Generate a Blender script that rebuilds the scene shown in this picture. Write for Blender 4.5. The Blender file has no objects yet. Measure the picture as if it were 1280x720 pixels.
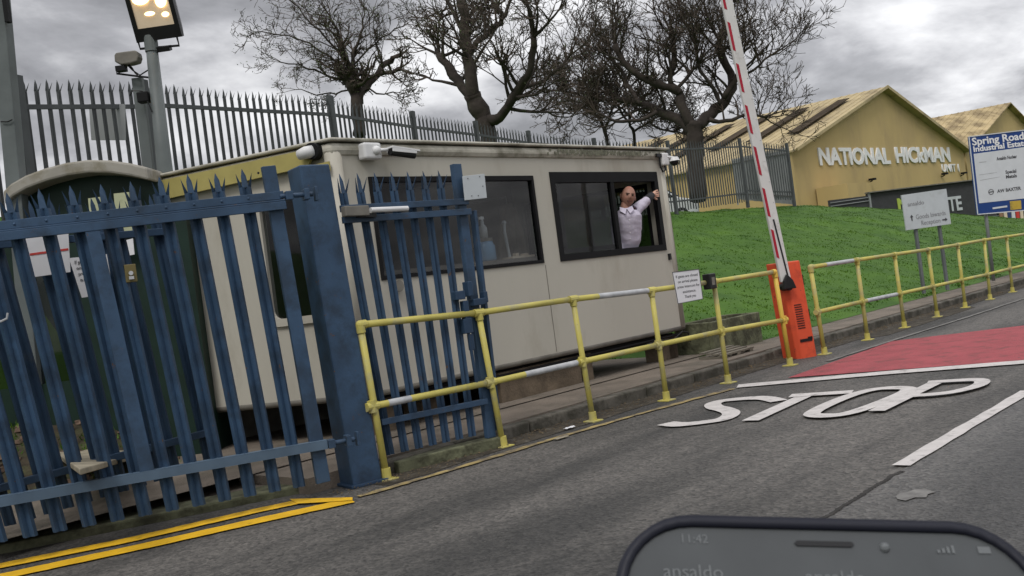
import bpy, bmesh, math, random
import numpy as np
from mathutils import Vector, Matrix, noise
random.seed(7)
R = math.radians
# ------------------------------------------------------------------ camera, sky, sun, exposure
F = 1200.0          # focal length in photo pixels (1280 wide)
ROLL = R(7.5)
EYE = 1.28
SC = bpy.context.scene
COL = SC.collection
cam_d = bpy.data.cameras.new('camera'); cam = bpy.data.objects.new('camera', cam_d); COL.objects.link(cam)
cam.location = (0, 0, EYE)
cam.rotation_mode = 'XYZ'
cam.matrix_world = Matrix.Translation((0, 0, EYE)) @ Matrix.Rotation(ROLL, 4, 'Y') @ Matrix.Rotation(R(90), 4, 'X')
cam_d.sensor_width = 36; cam_d.lens = 36 * F / 1280
cam_d.clip_start = 0.02; cam_d.clip_end = 2000
cam_d.dof.use_dof = True; cam_d.dof.focus_distance = 11; cam_d.dof.aperture_fstop = 80
SC.camera = cam

SUN_EL, SUN_ROT = R(52), R(200)
W = bpy.data.worlds.new('World'); SC.world = W; W.use_nodes = True
nt = W.node_tree; N = nt.nodes; L = nt.links; N.clear()
out = N.new('ShaderNodeOutputWorld')
sky = N.new('ShaderNodeTexSky'); sky.sky_type = 'NISHITA'; sky.sun_disc = False
sky.sun_elevation = SUN_EL; sky.sun_rotation = SUN_ROT; sky.dust_density = 3
bg1 = N.new('ShaderNodeBackground'); bg1.inputs[1].default_value = 0.08
L.new(sky.outputs[0], bg1.inputs[0])
tc = N.new('ShaderNodeTexCoord')
sep = N.new('ShaderNodeSeparateXYZ'); L.new(tc.outputs['Generated'], sep.inputs[0])
# project the view direction on a cloud deck: (x, y) / (z + k)
add = N.new('ShaderNodeMath'); add.operation = 'ADD'; add.inputs[1].default_value = 0.30
ab = N.new('ShaderNodeMath'); ab.operation = 'MAXIMUM'; ab.inputs[1].default_value = 0.0
L.new(sep.outputs[2], ab.inputs[0]); L.new(ab.outputs[0], add.inputs[0])
dx = N.new('ShaderNodeMath'); dx.operation = 'DIVIDE'; dy = N.new('ShaderNodeMath'); dy.operation = 'DIVIDE'
L.new(sep.outputs[0], dx.inputs[0]); L.new(add.outputs[0], dx.inputs[1])
L.new(sep.outputs[1], dy.inputs[0]); L.new(add.outputs[0], dy.inputs[1])
cmb = N.new('ShaderNodeCombineXYZ'); L.new(dx.outputs[0], cmb.inputs[0]); L.new(dy.outputs[0], cmb.inputs[1])
n1 = N.new('ShaderNodeTexNoise'); n1.inputs['Scale'].default_value = 2.3; n1.inputs['Detail'].default_value = 7; n1.inputs['Roughness'].default_value = .56
n1.inputs['Distortion'].default_value = .25
mpw = N.new('ShaderNodeMapping'); mpw.inputs['Location'].default_value = (12.3, 6.6, 0); mpw.inputs['Scale'].default_value = (1, 1.0, 1)
L.new(cmb.outputs[0], mpw.inputs[0]); L.new(mpw.outputs[0], n1.inputs['Vector'])
cr = N.new('ShaderNodeValToRGB'); e = cr.color_ramp.elements
e[0].position = .38; e[0].color = (.20, .20, .21, 1)
e[1].position = .66; e[1].color = (.68, .68, .69, 1)
m_ = e.new(.47); m_.color = (.30, .30, .315, 1)
m_ = e.new(.555); m_.color = (.47, .47, .485, 1)
L.new(n1.outputs[0], cr.inputs[0])
# overcast skies are brighter towards the zenith
mr = N.new('ShaderNodeMapRange'); mr.inputs[1].default_value = .25; mr.inputs[2].default_value = .9; mr.inputs[3].default_value = 1.0; mr.inputs[4].default_value = 2.1
L.new(sep.outputs[2], mr.inputs[0])
mg = N.new('ShaderNodeMapRange'); mg.inputs[1].default_value = -.5; mg.inputs[2].default_value = .55; mg.inputs[3].default_value = .95; mg.inputs[4].default_value = 1.25; L.new(sep.outputs[0], mg.inputs[0])
mm = N.new('ShaderNodeMath'); mm.operation = 'MULTIPLY'; L.new(mr.outputs[0], mm.inputs[0]); L.new(mg.outputs[0], mm.inputs[1])
bg2 = N.new('ShaderNodeBackground'); L.new(cr.outputs[0], bg2.inputs[0]); L.new(mm.outputs[0], bg2.inputs[1])
mx = N.new('ShaderNodeMixShader'); mx.inputs[0].default_value = .93
L.new(bg1.outputs[0], mx.inputs[1]); L.new(bg2.outputs[0], mx.inputs[2]); L.new(mx.outputs[0], out.inputs[0])
sun_d = bpy.data.lights.new('sun', 'SUN'); sun_d.energy = 1.1; sun_d.angle = R(18); sun_d.color = (1, .97, .92)
sun = bpy.data.objects.new('sun', sun_d); COL.objects.link(sun)
sun.rotation_euler = (R(90) - SUN_EL, 0, -SUN_ROT + R(180)); sun.location = (0, 0, 30)
SC.view_settings.view_transform = 'Standard'; SC.view_settings.look = 'None'; SC.view_settings.exposure = 0.50; SC.view_settings.gamma = 1
SC.render.engine = 'CYCLES'; SC.cycles.use_denoising = True
SC.cycles.max_bounces = 6; SC.cycles.transparent_max_bounces = 12

# ------------------------------------------------------------------ geometry of the place
CR, SR = math.cos(ROLL), math.sin(ROLL)
def uv(x, y):
    dx, dy = x - 640, y - 360
    return dx * CR - dy * SR, -dx * SR - dy * CR
def P(x, y, D):
    u, v = uv(x, y); return Vector((u * D / F, D, EYE + v * D / F))
def G(x, y, z=0.0):
    u, v = uv(x, y); D = F * (z - EYE) / v; return Vector((u * D / F, D, z))
def PL(x, y, A, B):
    """ray through (x, y) met with the upright plane through plan points A, B"""
    u, v = uv(x, y); k = u / F
    ax, ay = A[0], A[1]; ex, ey = B[0] - ax, B[1] - ay
    # ax + t ex = k (ay + t ey)
    t = (k * ay - ax) / (ex - k * ey); D = ay + t * ey
    return Vector((u * D / F, D, EYE + v * D / F))
O2 = Vector((-1.074, 7.05)); E1 = Vector((.682, .731)).normalized(); N2 = Vector((-E1.y, E1.x))
def AB(a, b, z=0.0):
    p = O2 + E1 * a + N2 * b; return Vector((p.x, p.y, z))
def toab(p):
    d = Vector((p[0], p[1])) - O2; return d.dot(E1), d.dot(N2)
E3 = Vector((E1.x, E1.y, 0)); N3 = Vector((N2.x, N2.y, 0)); Z = Vector((0, 0, 1))

# ------------------------------------------------------------------ helpers
class MB:
    def __init__(s): s.v = []; s.f = []; s.mi = []
    def add(s, vs, fs, m=0):
        b = len(s.v); s.v += [Vector(p) for p in vs]; s.f += [tuple(b + i for i in f) for f in fs]; s.mi += [m] * len(fs); return s
    def hexa(s, b4, t4, m=0):
        return s.add(list(b4) + list(t4), [(3, 2, 1, 0), (4, 5, 6, 7), (0, 1, 5, 4), (1, 2, 6, 5), (2, 3, 7, 6), (3, 0, 4, 7)], m)
    def box(s, o, ex, ey, ez, m=0):
        """corner o and three edge vectors"""
        o = Vector(o); return s.hexa([o, o + ex, o + ex + ey, o + ey], [o + ez, o + ex + ez, o + ex + ey + ez, o + ey + ez], m)
    def cbox(s, c, ex, ey, ez, m=0):
        c = Vector(c); return s.box(c - (ex + ey + ez) / 2, ex, ey, ez, m)
    def bar(s, a, b, w, d, side, m=0):
        """bar from a to b, width w along side, depth d across"""
        a, b = Vector(a), Vector(b); t = (b - a).normalized(); sd = (side - t * side.dot(t)).normalized(); n = t.cross(sd)
        return s.hexa([a + sd * (i * w / 2) + n * (j * d / 2) for i, j in ((-1, -1), (1, -1), (1, 1), (-1, 1))],
                      [b + sd * (i * w / 2) + n * (j * d / 2) for i, j in ((-1, -1), (1, -1), (1, 1), (-1, 1))], m)
    def tube(s, pts, rad, n=8, cap=True, m=0):
        pts = [Vector(p) for p in pts]
        if not isinstance(rad, (list, tuple)): rad = [rad] * len(pts)
        base = len(s.v); prev = None
        for i, p in enumerate(pts):
            t = (pts[min(i + 1, len(pts) - 1)] - pts[max(i - 1, 0)])
            t = t.normalized() if t.length > 1e-9 else Z
            if prev is None:
                x = t.orthogonal().normalized()
            else:
                x = (prev - t * prev.dot(t)); x = x.normalized() if x.length > 1e-6 else t.orthogonal().normalized()
            prev = x; y = t.cross(x)
            for k in range(n):
                a = 2 * math.pi * k / n; s.v.append(p + (x * math.cos(a) + y * math.sin(a)) * rad[i])
        for i in range(len(pts) - 1):
            for k in range(n):
                a = base + i * n + k; b = base + i * n + (k + 1) % n
                s.f.append((a, b, b + n, a + n)); s.mi.append(m)
        if cap:
            s.f.append(tuple(base + k for k in range(n))[::-1]); s.mi.append(m)
            e0 = base + (len(pts) - 1) * n; s.f.append(tuple(e0 + k for k in range(n))); s.mi.append(m)
        return s
    def prism(s, poly, d, m=0):
        """closed polygon of 3-D points pushed along d"""
        n = len(poly); poly = [Vector(p) for p in poly]; d = Vector(d)
        return s.add(poly + [p + d for p in poly], [tuple(range(n))[::-1], tuple(range(n, 2 * n))] + [(i, (i + 1) % n, n + (i + 1) % n, n + i) for i in range(n)], m)
    def ball(s, c, r, seg=12, ring=8, m=0, sc=(1, 1, 1)):
        c = Vector(c); vs = []
        for i in range(ring + 1):
            th = math.pi * i / ring
            for k in range(seg):
                a = 2 * math.pi * k / seg; vs.append(c + Vector((r * sc[0] * math.sin(th) * math.cos(a), r * sc[1] * math.sin(th) * math.sin(a), r * sc[2] * math.cos(th))))
        fs = [(i * seg + k, (i + 1) * seg + k, (i + 1) * seg + (k + 1) % seg, i * seg + (k + 1) % seg) for i in range(ring) for k in range(seg)]
        return s.add(vs, fs, m)
    def build(s, name, mat, parent=None, loc=None, smooth=False, bevel=0, **tags):
        org = Vector((0, 0, 0)); p = parent
        while p is not None: org += p.location; p = p.parent
        if parent is None:
            org = Vector(loc) if loc is not None else base_of(s.v)
        me = bpy.data.meshes.new(name); me.from_pydata([tuple(q - org) for q in s.v], [], s.f)
        mats = mat if isinstance(mat, (list, tuple)) else [mat]
        for q in mats: me.materials.append(q)
        me.polygons.foreach_set('material_index', s.mi)
        if smooth: me.polygons.foreach_set('use_smooth', [True] * len(s.f))
        bm = bmesh.new(); bm.from_mesh(me); bmesh.ops.recalc_face_normals(bm, faces=bm.faces); bm.to_mesh(me); bm.free()
        me.update()
        o = bpy.data.objects.new(name, me); COL.objects.link(o)
        if parent is not None: o.parent = parent
        else: o.location = org
        if bevel:
            b = o.modifiers.new('bevel', 'BEVEL'); b.width = bevel; b.segments = 2; b.limit_method = 'ANGLE'
        tag(o, **tags); return o
def base_of(vs):
    x = sum(v.x for v in vs) / len(vs); y = sum(v.y for v in vs) / len(vs); return Vector((x, y, min(v.z for v in vs)))
def tag(o, label=None, cat=None, group=None, kind=None):
    if label: o['label'] = label
    if cat: o['category'] = cat
    if group: o['group'] = group
    if kind: o['kind'] = kind
def thing(name, loc, label, cat, group=None):
    o = bpy.data.objects.new(name, None); COL.objects.link(o); o.location = loc; o.empty_display_size = .2; tag(o, label, cat, group); return o
def text(name, s, size, o3, ex, ey, mat, parent, depth=.002, align='CENTER', offset=0.0, width=None, shear=0):
    """lettering whose baseline starts (or is centred) at o3, running along ex with letters upright along ey"""
    cu = bpy.data.curves.new(name, 'FONT'); cu.body = s; cu.size = size; cu.extrude = depth; cu.align_x = align; cu.offset = offset; cu.resolution_u = 3; cu.shear = shear
    t = bpy.data.objects.new('t', cu); COL.objects.link(t)
    dg = bpy.context.evaluated_depsgraph_get(); me = bpy.data.meshes.new_from_object(t.evaluated_get(dg)); COL.objects.unlink(t); bpy.data.objects.remove(t)
    ex = ex.normalized(); ey = (ey - ex * ey.dot(ex)).normalized(); ez = ex.cross(ey)
    k = 1.0
    if width and len(me.vertices):
        xs = [v.co.x for v in me.vertices]; k = width / (max(xs) - min(xs))
    org = Vector((0, 0, 0)); p = parent
    while p is not None: org += p.location; p = p.parent
    for v in me.vertices:
        q = v.co.copy(); v.co = Vector(o3) + ex * (q.x * k) + ey * q.y + ez * q.z - org
    me.materials.append(mat); me.name = name
    o = bpy.data.objects.new(name, me); COL.objects.link(o); o.parent = parent; return o

# ------------------------------------------------------------------ materials
def mat(name, col, rough=.6, metal=0, var=.12, scale=6, bump=0, bscale=40, dirt=None, dirt_amt=.4, dirt_scale=3, spec=.28, detail=6, stretch=None, chips=None, chips_amt=.3, chips_scale=30):
    m = bpy.data.materials.new(name); m.use_nodes = True; t = m.node_tree; n = t.nodes; l = t.links
    b = n['Principled BSDF']; b.inputs['Roughness'].default_value = rough; b.inputs['Metallic'].default_value = metal
    b.inputs['Specular IOR Level'].default_value = spec
    c = n.new('ShaderNodeTexCoord'); vec = c.outputs['Object']
    if stretch:
        mp = n.new('ShaderNodeMapping'); mp.inputs['Scale'].default_value = stretch; l.new(vec, mp.inputs[0]); vec = mp.outputs[0]
    ns = n.new('ShaderNodeTexNoise'); ns.inputs['Scale'].default_value = scale; ns.inputs['Detail'].default_value = detail; l.new(vec, ns.inputs['Vector'])
    rp = n.new('ShaderNodeValToRGB'); rp.color_ramp.elements[0].position = .3; rp.color_ramp.elements[1].position = .7
    rp.color_ramp.elements[0].color = tuple(x * (1 - var) for x in col) + (1,); rp.color_ramp.elements[1].color = tuple(min(1, x * (1 + var)) for x in col) + (1,)
    l.new(ns.outputs[0], rp.inputs[0]); src = rp.outputs[0]
    if dirt:
        n2 = n.new('ShaderNodeTexNoise'); n2.inputs['Scale'].default_value = dirt_scale; n2.inputs['Detail'].default_value = 9; n2.inputs['Roughness'].default_value = .65; l.new(vec, n2.inputs['Vector'])
        r2 = n.new('ShaderNodeValToRGB'); r2.color_ramp.elements[0].position = 1 - dirt_amt - .08; r2.color_ramp.elements[1].position = min(1, 1 - dirt_amt + .1); l.new(n2.outputs[0], r2.inputs[0])
        mx = n.new('ShaderNodeMix'); mx.data_type = 'RGBA'; l.new(r2.outputs[0], mx.inputs[0]); l.new(src, mx.inputs[6]); mx.inputs[7].default_value = tuple(dirt) + (1,); src = mx.outputs[2]
    if chips:
        n4 = n.new('ShaderNodeTexNoise'); n4.inputs['Scale'].default_value = chips_scale; n4.inputs['Detail'].default_value = 5; n4.inputs['Roughness'].default_value = .7; l.new(c.outputs['Object'], n4.inputs['Vector'])
        r4 = n.new('ShaderNodeValToRGB'); r4.color_ramp.elements[0].position = 1 - chips_amt; r4.color_ramp.elements[1].position = 1 - chips_amt + .03; l.new(n4.outputs[0], r4.inputs[0])
        m4 = n.new('ShaderNodeMix'); m4.data_type = 'RGBA'; l.new(r4.outputs[0], m4.inputs[0]); l.new(src, m4.inputs[6]); m4.inputs[7].default_value = tuple(chips) + (1,); src = m4.outputs[2]
    l.new(src, b.inputs['Base Color'])
    if bump:
        n3 = n.new('ShaderNodeTexNoise'); n3.inputs['Scale'].default_value = bscale; n3.inputs['Detail'].default_value = 8; l.new(c.outputs['Object'], n3.inputs['Vector'])
        bp = n.new('ShaderNodeBump'); bp.inputs['Strength'].default_value = bump; bp.inputs['Distance'].default_value = .02; l.new(n3.outputs[0], bp.inputs['Height']); l.new(bp.outputs[0], b.inputs['Normal'])
    return m
def plain_emit(name, col, s):
    m = bpy.data.materials.new(name); m.use_nodes = True; b = m.node_tree.nodes['Principled BSDF']
    b.inputs['Base Color'].default_value = tuple(col) + (1,); b.inputs['Emission Color'].default_value = tuple(col) + (1,); b.inputs['Emission Strength'].default_value = s; return m
def glass(name, tint=(.75, .8, .8), refl=1.0):
    m = bpy.data.materials.new(name); m.use_nodes = True; t = m.node_tree; n = t.nodes; l = t.links
    n.remove(n['Principled BSDF']); o = n['Material Output']
    tr = n.new('ShaderNodeBsdfTransparent'); tr.inputs[0].default_value = tuple(tint) + (1,)
    gl = n.new('ShaderNodeBsdfGlossy'); gl.inputs['Roughness'].default_value = .03; gl.inputs[0].default_value = (refl, refl, refl, 1)
    fr = n.new('ShaderNodeFresnel'); fr.inputs[0].default_value = 1.5
    ge = n.new('ShaderNodeNewGeometry'); iv = n.new('ShaderNodeMath'); iv.operation = 'SUBTRACT'; iv.inputs[0].default_value = 1; l.new(ge.outputs['Backfacing'], iv.inputs[1]); mu = n.new('ShaderNodeMath'); mu.operation = 'MULTIPLY'; l.new(iv.outputs[0], mu.inputs[0]); l.new(fr.outputs[0], mu.inputs[1])
    mx = n.new('ShaderNodeMixShader'); l.new(mu.outputs[0], mx.inputs[0]); l.new(tr.outputs[0], mx.inputs[1]); l.new(gl.outputs[0], mx.inputs[2]); l.new(mx.outputs[0], o.inputs[0]); return m

M = {}
M['blue'] = mat('blue_paint', (.036, .070, .125), .45, var=.22, scale=3, bump=.06, bscale=60, dirt=(.026, .045, .075), dirt_amt=.47, dirt_scale=5, chips=(.10, .055, .03), chips_amt=.335, chips_scale=14)
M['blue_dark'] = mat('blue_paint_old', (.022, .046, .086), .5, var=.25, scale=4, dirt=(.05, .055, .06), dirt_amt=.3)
M['bluegrey'] = mat('blue_grey_sunfaded_paint', (.075, .115, .165), .5, var=.15, scale=5)
M['yellow'] = mat('yellow_paint_worn', (.46, .405, .105), .5, var=.12, scale=4, bump=.05, bscale=90, dirt=(.33, .31, .19), dirt_amt=.42, dirt_scale=4.5, chips=(.16, .10, .05), chips_amt=.34, chips_scale=22)
M['yellow2'] = mat('yellow_orange_paint', (.62, .42, .07), .45, var=.12, scale=6, dirt=(.35, .26, .08), dirt_amt=.3, dirt_scale=9)
M['galv'] = mat('bare_galvanised_steel', (.40, .41, .42), .5, var=.2, scale=9)
M['darksteel'] = mat('dark_grey_steel', (.060, .066, .068), .55, var=.25, scale=3, dirt=(.10, .10, .10), dirt_amt=.3)
M['midsteel'] = mat('weathered_steel', (.125, .135, .14), .55, var=.2, scale=2)
M['palesteel'] = mat('pale_grey_steel', (.24, .25, .255), .55, var=.15, scale=2)
M['post'] = mat('lamp_post_grey', (.11, .125, .125), .5, var=.2, scale=3, bump=.05)
M['black'] = mat('black_plastic', (.012, .012, .013), .35, var=.2)
M['blackm'] = mat('black_frame', (.008, .008, .009), .6, var=.2, spec=.15)
M['white'] = mat('white_plastic', (.62, .62, .62), .4, var=.05, dirt=(.42, .42, .40), dirt_amt=.3)
M['paper'] = mat('paper_sheet', (.66, .66, .68), .6, var=.05)
M['ink'] = mat('dark_ink', (.06, .06, .065), .6)
M['inkgrey'] = mat('grey_ink', (.20, .20, .21), .6)
M['red_ink'] = mat('red_ink', (.5, .06, .05), .6)
M['cream'] = mat('cream_cabin_panel', (.425, .405, .350), .55, var=.06, scale=1.2, bump=.04, bscale=18, dirt=(.34, .315, .26), dirt_amt=.42, dirt_scale=1.8, stretch=(1, 1, .35))
M['cream_roof'] = mat('cabin_fascia_grime', (.43, .41, .35), .6, var=.10, scale=3, bump=.05, bscale=20, dirt=(.17, .16, .12), dirt_amt=.45, dirt_scale=2.2)
M['yellowtrim'] = mat('yellow_fascia_trim', (.36, .31, .105), .5, var=.1, dirt=(.30, .27, .09), dirt_amt=.35)
M['grime'] = mat('grimy_grey_plastic', (.16, .15, .13), .6, var=.25)
M['darkgreen'] = mat('dark_green_panel', (.007, .022, .015), .5, var=.2)
M['interior'] = mat('dark_room_lining', (.085, .08, .075), .8, var=.2)
M['desk'] = mat('worn_desk_top', (.14, .12, .10), .6, var=.2)
M['concrete'] = mat('old_concrete', (.20, .19, .165), .85, var=.2, scale=4, bump=.4, bscale=30, dirt=(.09, .085, .06), dirt_amt=.4, dirt_scale=4)
M['kerb'] = mat('kerb_concrete', (.115, .105, .088), .85, var=.25, scale=4, bump=.5, bscale=24, dirt=(.05, .047, .036), dirt_amt=.5, dirt_scale=5)
M['mossy'] = mat('mossy_concrete', (.12, .125, .075), .85, var=.25, scale=4, bump=.5, bscale=30, dirt=(.05, .05, .03), dirt_amt=.5, dirt_scale=6)
M['path'] = mat('footpath_tarmac', (.165, .138, .112), .85, var=.18, scale=2.5, bump=.5, bscale=70, dirt=(.10, .088, .07), dirt_amt=.45, dirt_scale=2)
M['brownblock'] = mat('brown_stained_block', (.13, .10, .07), .9, var=.3, scale=5, bump=.4, dirt=(.07, .055, .04), dirt_amt=.45)
M['slab'] = mat('paving_slab', (.26, .23, .17), .85, var=.2, scale=4, bump=.3)
M['paint'] = mat('white_road_paint', (.50, .475, .46), .7, var=.10, scale=8, dirt=(.20, .19, .18), dirt_amt=.37, dirt_scale=11, bump=.3, bscale=90)
M['redroad'] = mat('red_road_surface', (.31, .066, .076), .8, var=.12, scale=3, dirt=(.17, .055, .055), dirt_amt=.42, dirt_scale=5, chips=(.10, .07, .065), chips_amt=.36, chips_scale=16, bump=.5, bscale=80)
M['yline'] = mat('yellow_road_paint', (.68, .40, .018), .6, var=.10, scale=7, dirt=(.30, .19, .03), dirt_amt=.33, dirt_scale=12, bump=.3, bscale=90)
M['yfaded'] = mat('faded_yellow_road_paint', (.34, .26, .11), .8, var=.2, scale=7, dirt=(.12, .10, .075), dirt_amt=.50, dirt_scale=9)
M['bark'] = mat('bark', (.042, .034, .029), .9, var=.35, scale=3, bump=.8, bscale=12, dirt=(.06, .07, .035), dirt_amt=.35)
M['twig'] = mat('twig_bark', (.062, .048, .038), .9, var=.25, scale=3)
M['leafbud'] = mat('young_leaf', (.060, .085, .030), .7, var=.3, scale=2)
M['tan'] = mat('tan_cladding', (.47, .35, .155), .7, var=.05, scale=.5, dirt=(.39, .29, .14), dirt_amt=.45, dirt_scale=.35, stretch=(1, 1, .4))
M['orange'] = mat('orange_cabinet_paint', (.62, .085, .035), .42, var=.08, scale=3, dirt=(.42, .06, .03), dirt_amt=.40, dirt_scale=5, chips=(.10, .06, .04), chips_amt=.34, chips_scale=12)
M['boomwhite'] = mat('white_boom_paint', (.56, .555, .54), .45, var=.06, scale=4, dirt=(.38, .37, .35), dirt_amt=.34, dirt_scale=6)
M['boomred'] = mat('red_reflector', (.33, .012, .03), .4, var=.1)
M['signblue'] = mat('blue_sign_face', (.012, .045, .185), .4, var=.06)
M['signwhite'] = mat('white_sign_face', (.56, .58, .60), .45, var=.04)
M['signdull'] = mat('weathered_white_sign', (.46, .49, .51), .5, var=.06, dirt=(.36, .38, .38), dirt_amt=.4)
M['whitetext'] = mat('white_lettering', (.72, .72, .72), .5, var=.03)
M['green_text'] = mat('lime_lettering', (.35, .45, .08), .5, var=.05)
M['charcoal'] = mat('charcoal_cladding', (.042, .043, .046), .6, var=.12)
M['glass'] = glass('window_glass', (.74, .76, .77), .8)
M['carglass'] = mat('car_glass', (.02, .025, .03), .1, var=.1)
M['whitecar'] = mat('white_car_paint', (.7, .72, .74), .25, var=.02)
M['tyre'] = mat('tyre_rubber', (.02, .02, .02), .8)
M['skin'] = mat('skin', (.31, .165, .12), .5, var=.12, scale=14, dirt=(.42, .16, .12), dirt_amt=.38, dirt_scale=9)  # face and body: darker copy with the shading put into the colour
M['skin2'] = mat('skin_hand', (.60, .36, .27), .5, var=.08, scale=14)
M['shirt'] = mat('pale_lilac_shirt', (.54, .50, .60), .8, var=.04, scale=5, bump=.25, bscale=14)
M['darkcloth'] = mat('dark_trousers', (.03, .03, .035), .85, var=.2)
M['hair'] = mat('shaved_hair', (.10, .06, .045), .8, var=.2)
M['eye'] = mat('eye_dark', (.02, .015, .012), .3)  # dark tone for the eyes, also painted shade on the face
M['lip'] = mat('lip', (.30, .10, .085), .5)
M['rock'] = mat('broken_brown_stone', (.11, .075, .055), .9, var=.35, scale=6, bump=.6)
M['waterblue'] = mat('blue_clear_plastic', (.16, .28, .42), .25, var=.1)
M['whitish'] = mat('clear_spray_plastic', (.45, .46, .46), .3, var=.1)
M['wood'] = mat('weathered_timber', (.16, .145, .115), .85, var=.25, scale=3, stretch=(1, 1, 6), bump=.4)
M['red'] = mat('red_board', (.5, .05, .04), .5); M['navy'] = mat('navy_board', (.03, .05, .14), .5); M['creamb'] = mat('cream_board', (.6, .5, .38), .5)
M['brownb'] = mat('brown_board', (.25, .15, .09), .6); M['goldf'] = mat('gold_plate', (.5, .34, .05), .4, dirt=(.15, .12, .05), dirt_amt=.45)
M['screen'] = mat('dimmed_phone_screen', (.060, .065, .068), .25, var=.12, scale=60, spec=.25)
M['screentxt'] = mat('dim_screen_text', (.125, .134, .139), .4)
M['phonecase'] = mat('dark_blue_phone_case', (.009, .010, .018), .5, var=.1)

def asphalt(name, c0, c1, rough=.75):
    m = bpy.data.materials.new(name); m.use_nodes = True; t = m.node_tree; n = t.nodes; l = t.links; b = n['Principled BSDF']
    c = n.new('ShaderNodeTexCoord'); o = c.outputs['Object']
    def noise_(s, d=6, r=.6, vec=o):
        q = n.new('ShaderNodeTexNoise'); q.inputs['Scale'].default_value = s; q.inputs['Detail'].default_value = d; q.inputs['Roughness'].default_value = r; l.new(vec, q.inputs['Vector']); return q.outputs[0]
    def ramp(src, p0, p1, a, bb):
        q = n.new('ShaderNodeValToRGB'); q.color_ramp.elements[0].position = p0; q.color_ramp.elements[1].position = p1
        q.color_ramp.elements[0].color = a + (1,); q.color_ramp.elements[1].color = bb + (1,); l.new(src, q.inputs[0]); return q.outputs[0]
    # worn tracks run along the road
    mp = n.new('ShaderNodeMapping'); mp.vector_type = 'TEXTURE'; mp.inputs['Rotation'].default_value = (0, 0, math.atan2(E1.y, E1.x)); mp.inputs['Scale'].default_value = (5, 1, 1); l.new(o, mp.inputs[0])
    big = ramp(noise_(1.1, 5, .55, mp.outputs[0]), .40, .60, c0, c1)
    mid = ramp(noise_(11, 6, .7), .35, .65, (.76, .76, .76), (1.13, 1.12, 1.11))
    vo = n.new('ShaderNodeTexVoronoi'); vo.inputs['Scale'].default_value = 52; l.new(o, vo.inputs['Vector'])
    sp = ramp(vo.outputs['Color'], .15, .9, (.60, .60, .60), (1.42, 1.40, 1.37))
    holes = ramp(noise_(24, 4, .6), .35, .41, (.40, .40, .40), (1, 1, 1))
    def mul(a, bb):
        q = n.new('ShaderNodeMix'); q.data_type = 'RGBA'; q.blend_type = 'MULTIPLY'; q.inputs[0].default_value = 1; l.new(a, q.inputs[6]); l.new(bb, q.inputs[7]); return q.outputs[2]
    l.new(mul(mul(mul(big, mid), sp), holes), b.inputs['Base Color'])
    b.inputs['Roughness'].default_value = rough
    bp = n.new('ShaderNodeBump'); bp.inputs['Strength'].default_value = .7; bp.inputs['Distance'].default_value = .012; l.new(vo.outputs['Distance'], bp.inputs['Height']); l.new(bp.outputs[0], b.inputs['Normal'])
    return m
M['road'] = asphalt('road_asphalt', (.037, .036, .034), (.104, .098, .091))
M['patch'] = asphalt('old_coarse_asphalt', (.036, .035, .034), (.092, .089, .085), .55)
M['gutter'] = mat('gutter_silt', (.050, .042, .031), .9, var=.4, scale=6, bump=.8, bscale=45, dirt=(.13, .12, .10), dirt_amt=.38, dirt_scale=9)
M['joint'] = mat('open_road_joint', (.03, .028, .026), .9, var=.4, scale=20)
M['wetpatch'] = mat('pale_scuffed_patch', (.17, .165, .155), .6, var=.2, scale=10, dirt=(.11, .105, .10), dirt_amt=.5, dirt_scale=14)
def cladding(name, col, pitch, dirt=None, axis_vec=E1, bumpd=.03, dirt_amt=.45):
    """ribbed sheeting: the ribs are in the material"""
    m = mat(name, col, .6, var=.08, scale=.4, dirt=dirt, dirt_amt=dirt_amt, dirt_scale=.45); return m
M['roofsheet'] = mat('weathered_tan_roof_sheet', (.42, .34, .19), .75, var=.12, scale=.8, dirt=(.24, .19, .11), dirt_amt=.44, dirt_scale=.5)
M['skylight'] = mat('dirty_rooflight', (.055, .042, .028), .95, var=.3, scale=1, spec=.1)
def grass_mat(name, a, b_):
    m = bpy.data.materials.new(name); m.use_nodes = True; t = m.node_tree; n = t.nodes; l = t.links; b = n['Principled BSDF']
    c = n.new('ShaderNodeTexCoord'); q = n.new('ShaderNodeTexNoise'); q.inputs['Scale'].default_value = .8; q.inputs['Detail'].default_value = 8; q.inputs['Roughness'].default_value = .7; l.new(c.outputs['Object'], q.inputs['Vector'])
    r = n.new('ShaderNodeValToRGB'); r.color_ramp.elements[0].position = .35; r.color_ramp.elements[1].position = .68
    r.color_ramp.elements[0].color = a + (1,); r.color_ramp.elements[1].color = b_ + (1,); l.new(q.outputs[0], r.inputs[0]); l.new(r.outputs[0], b.inputs['Base Color']); b.inputs['Roughness'].default_value = .75; b.inputs['Specular IOR Level'].default_value = .2
    return m
M['grass'] = grass_mat('grass_sod', (.028, .078, .006), (.064, .140, .011))
M['blades'] = grass_mat('grass_blades', (.028, .080, .006), (.088, .172, .015))

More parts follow.
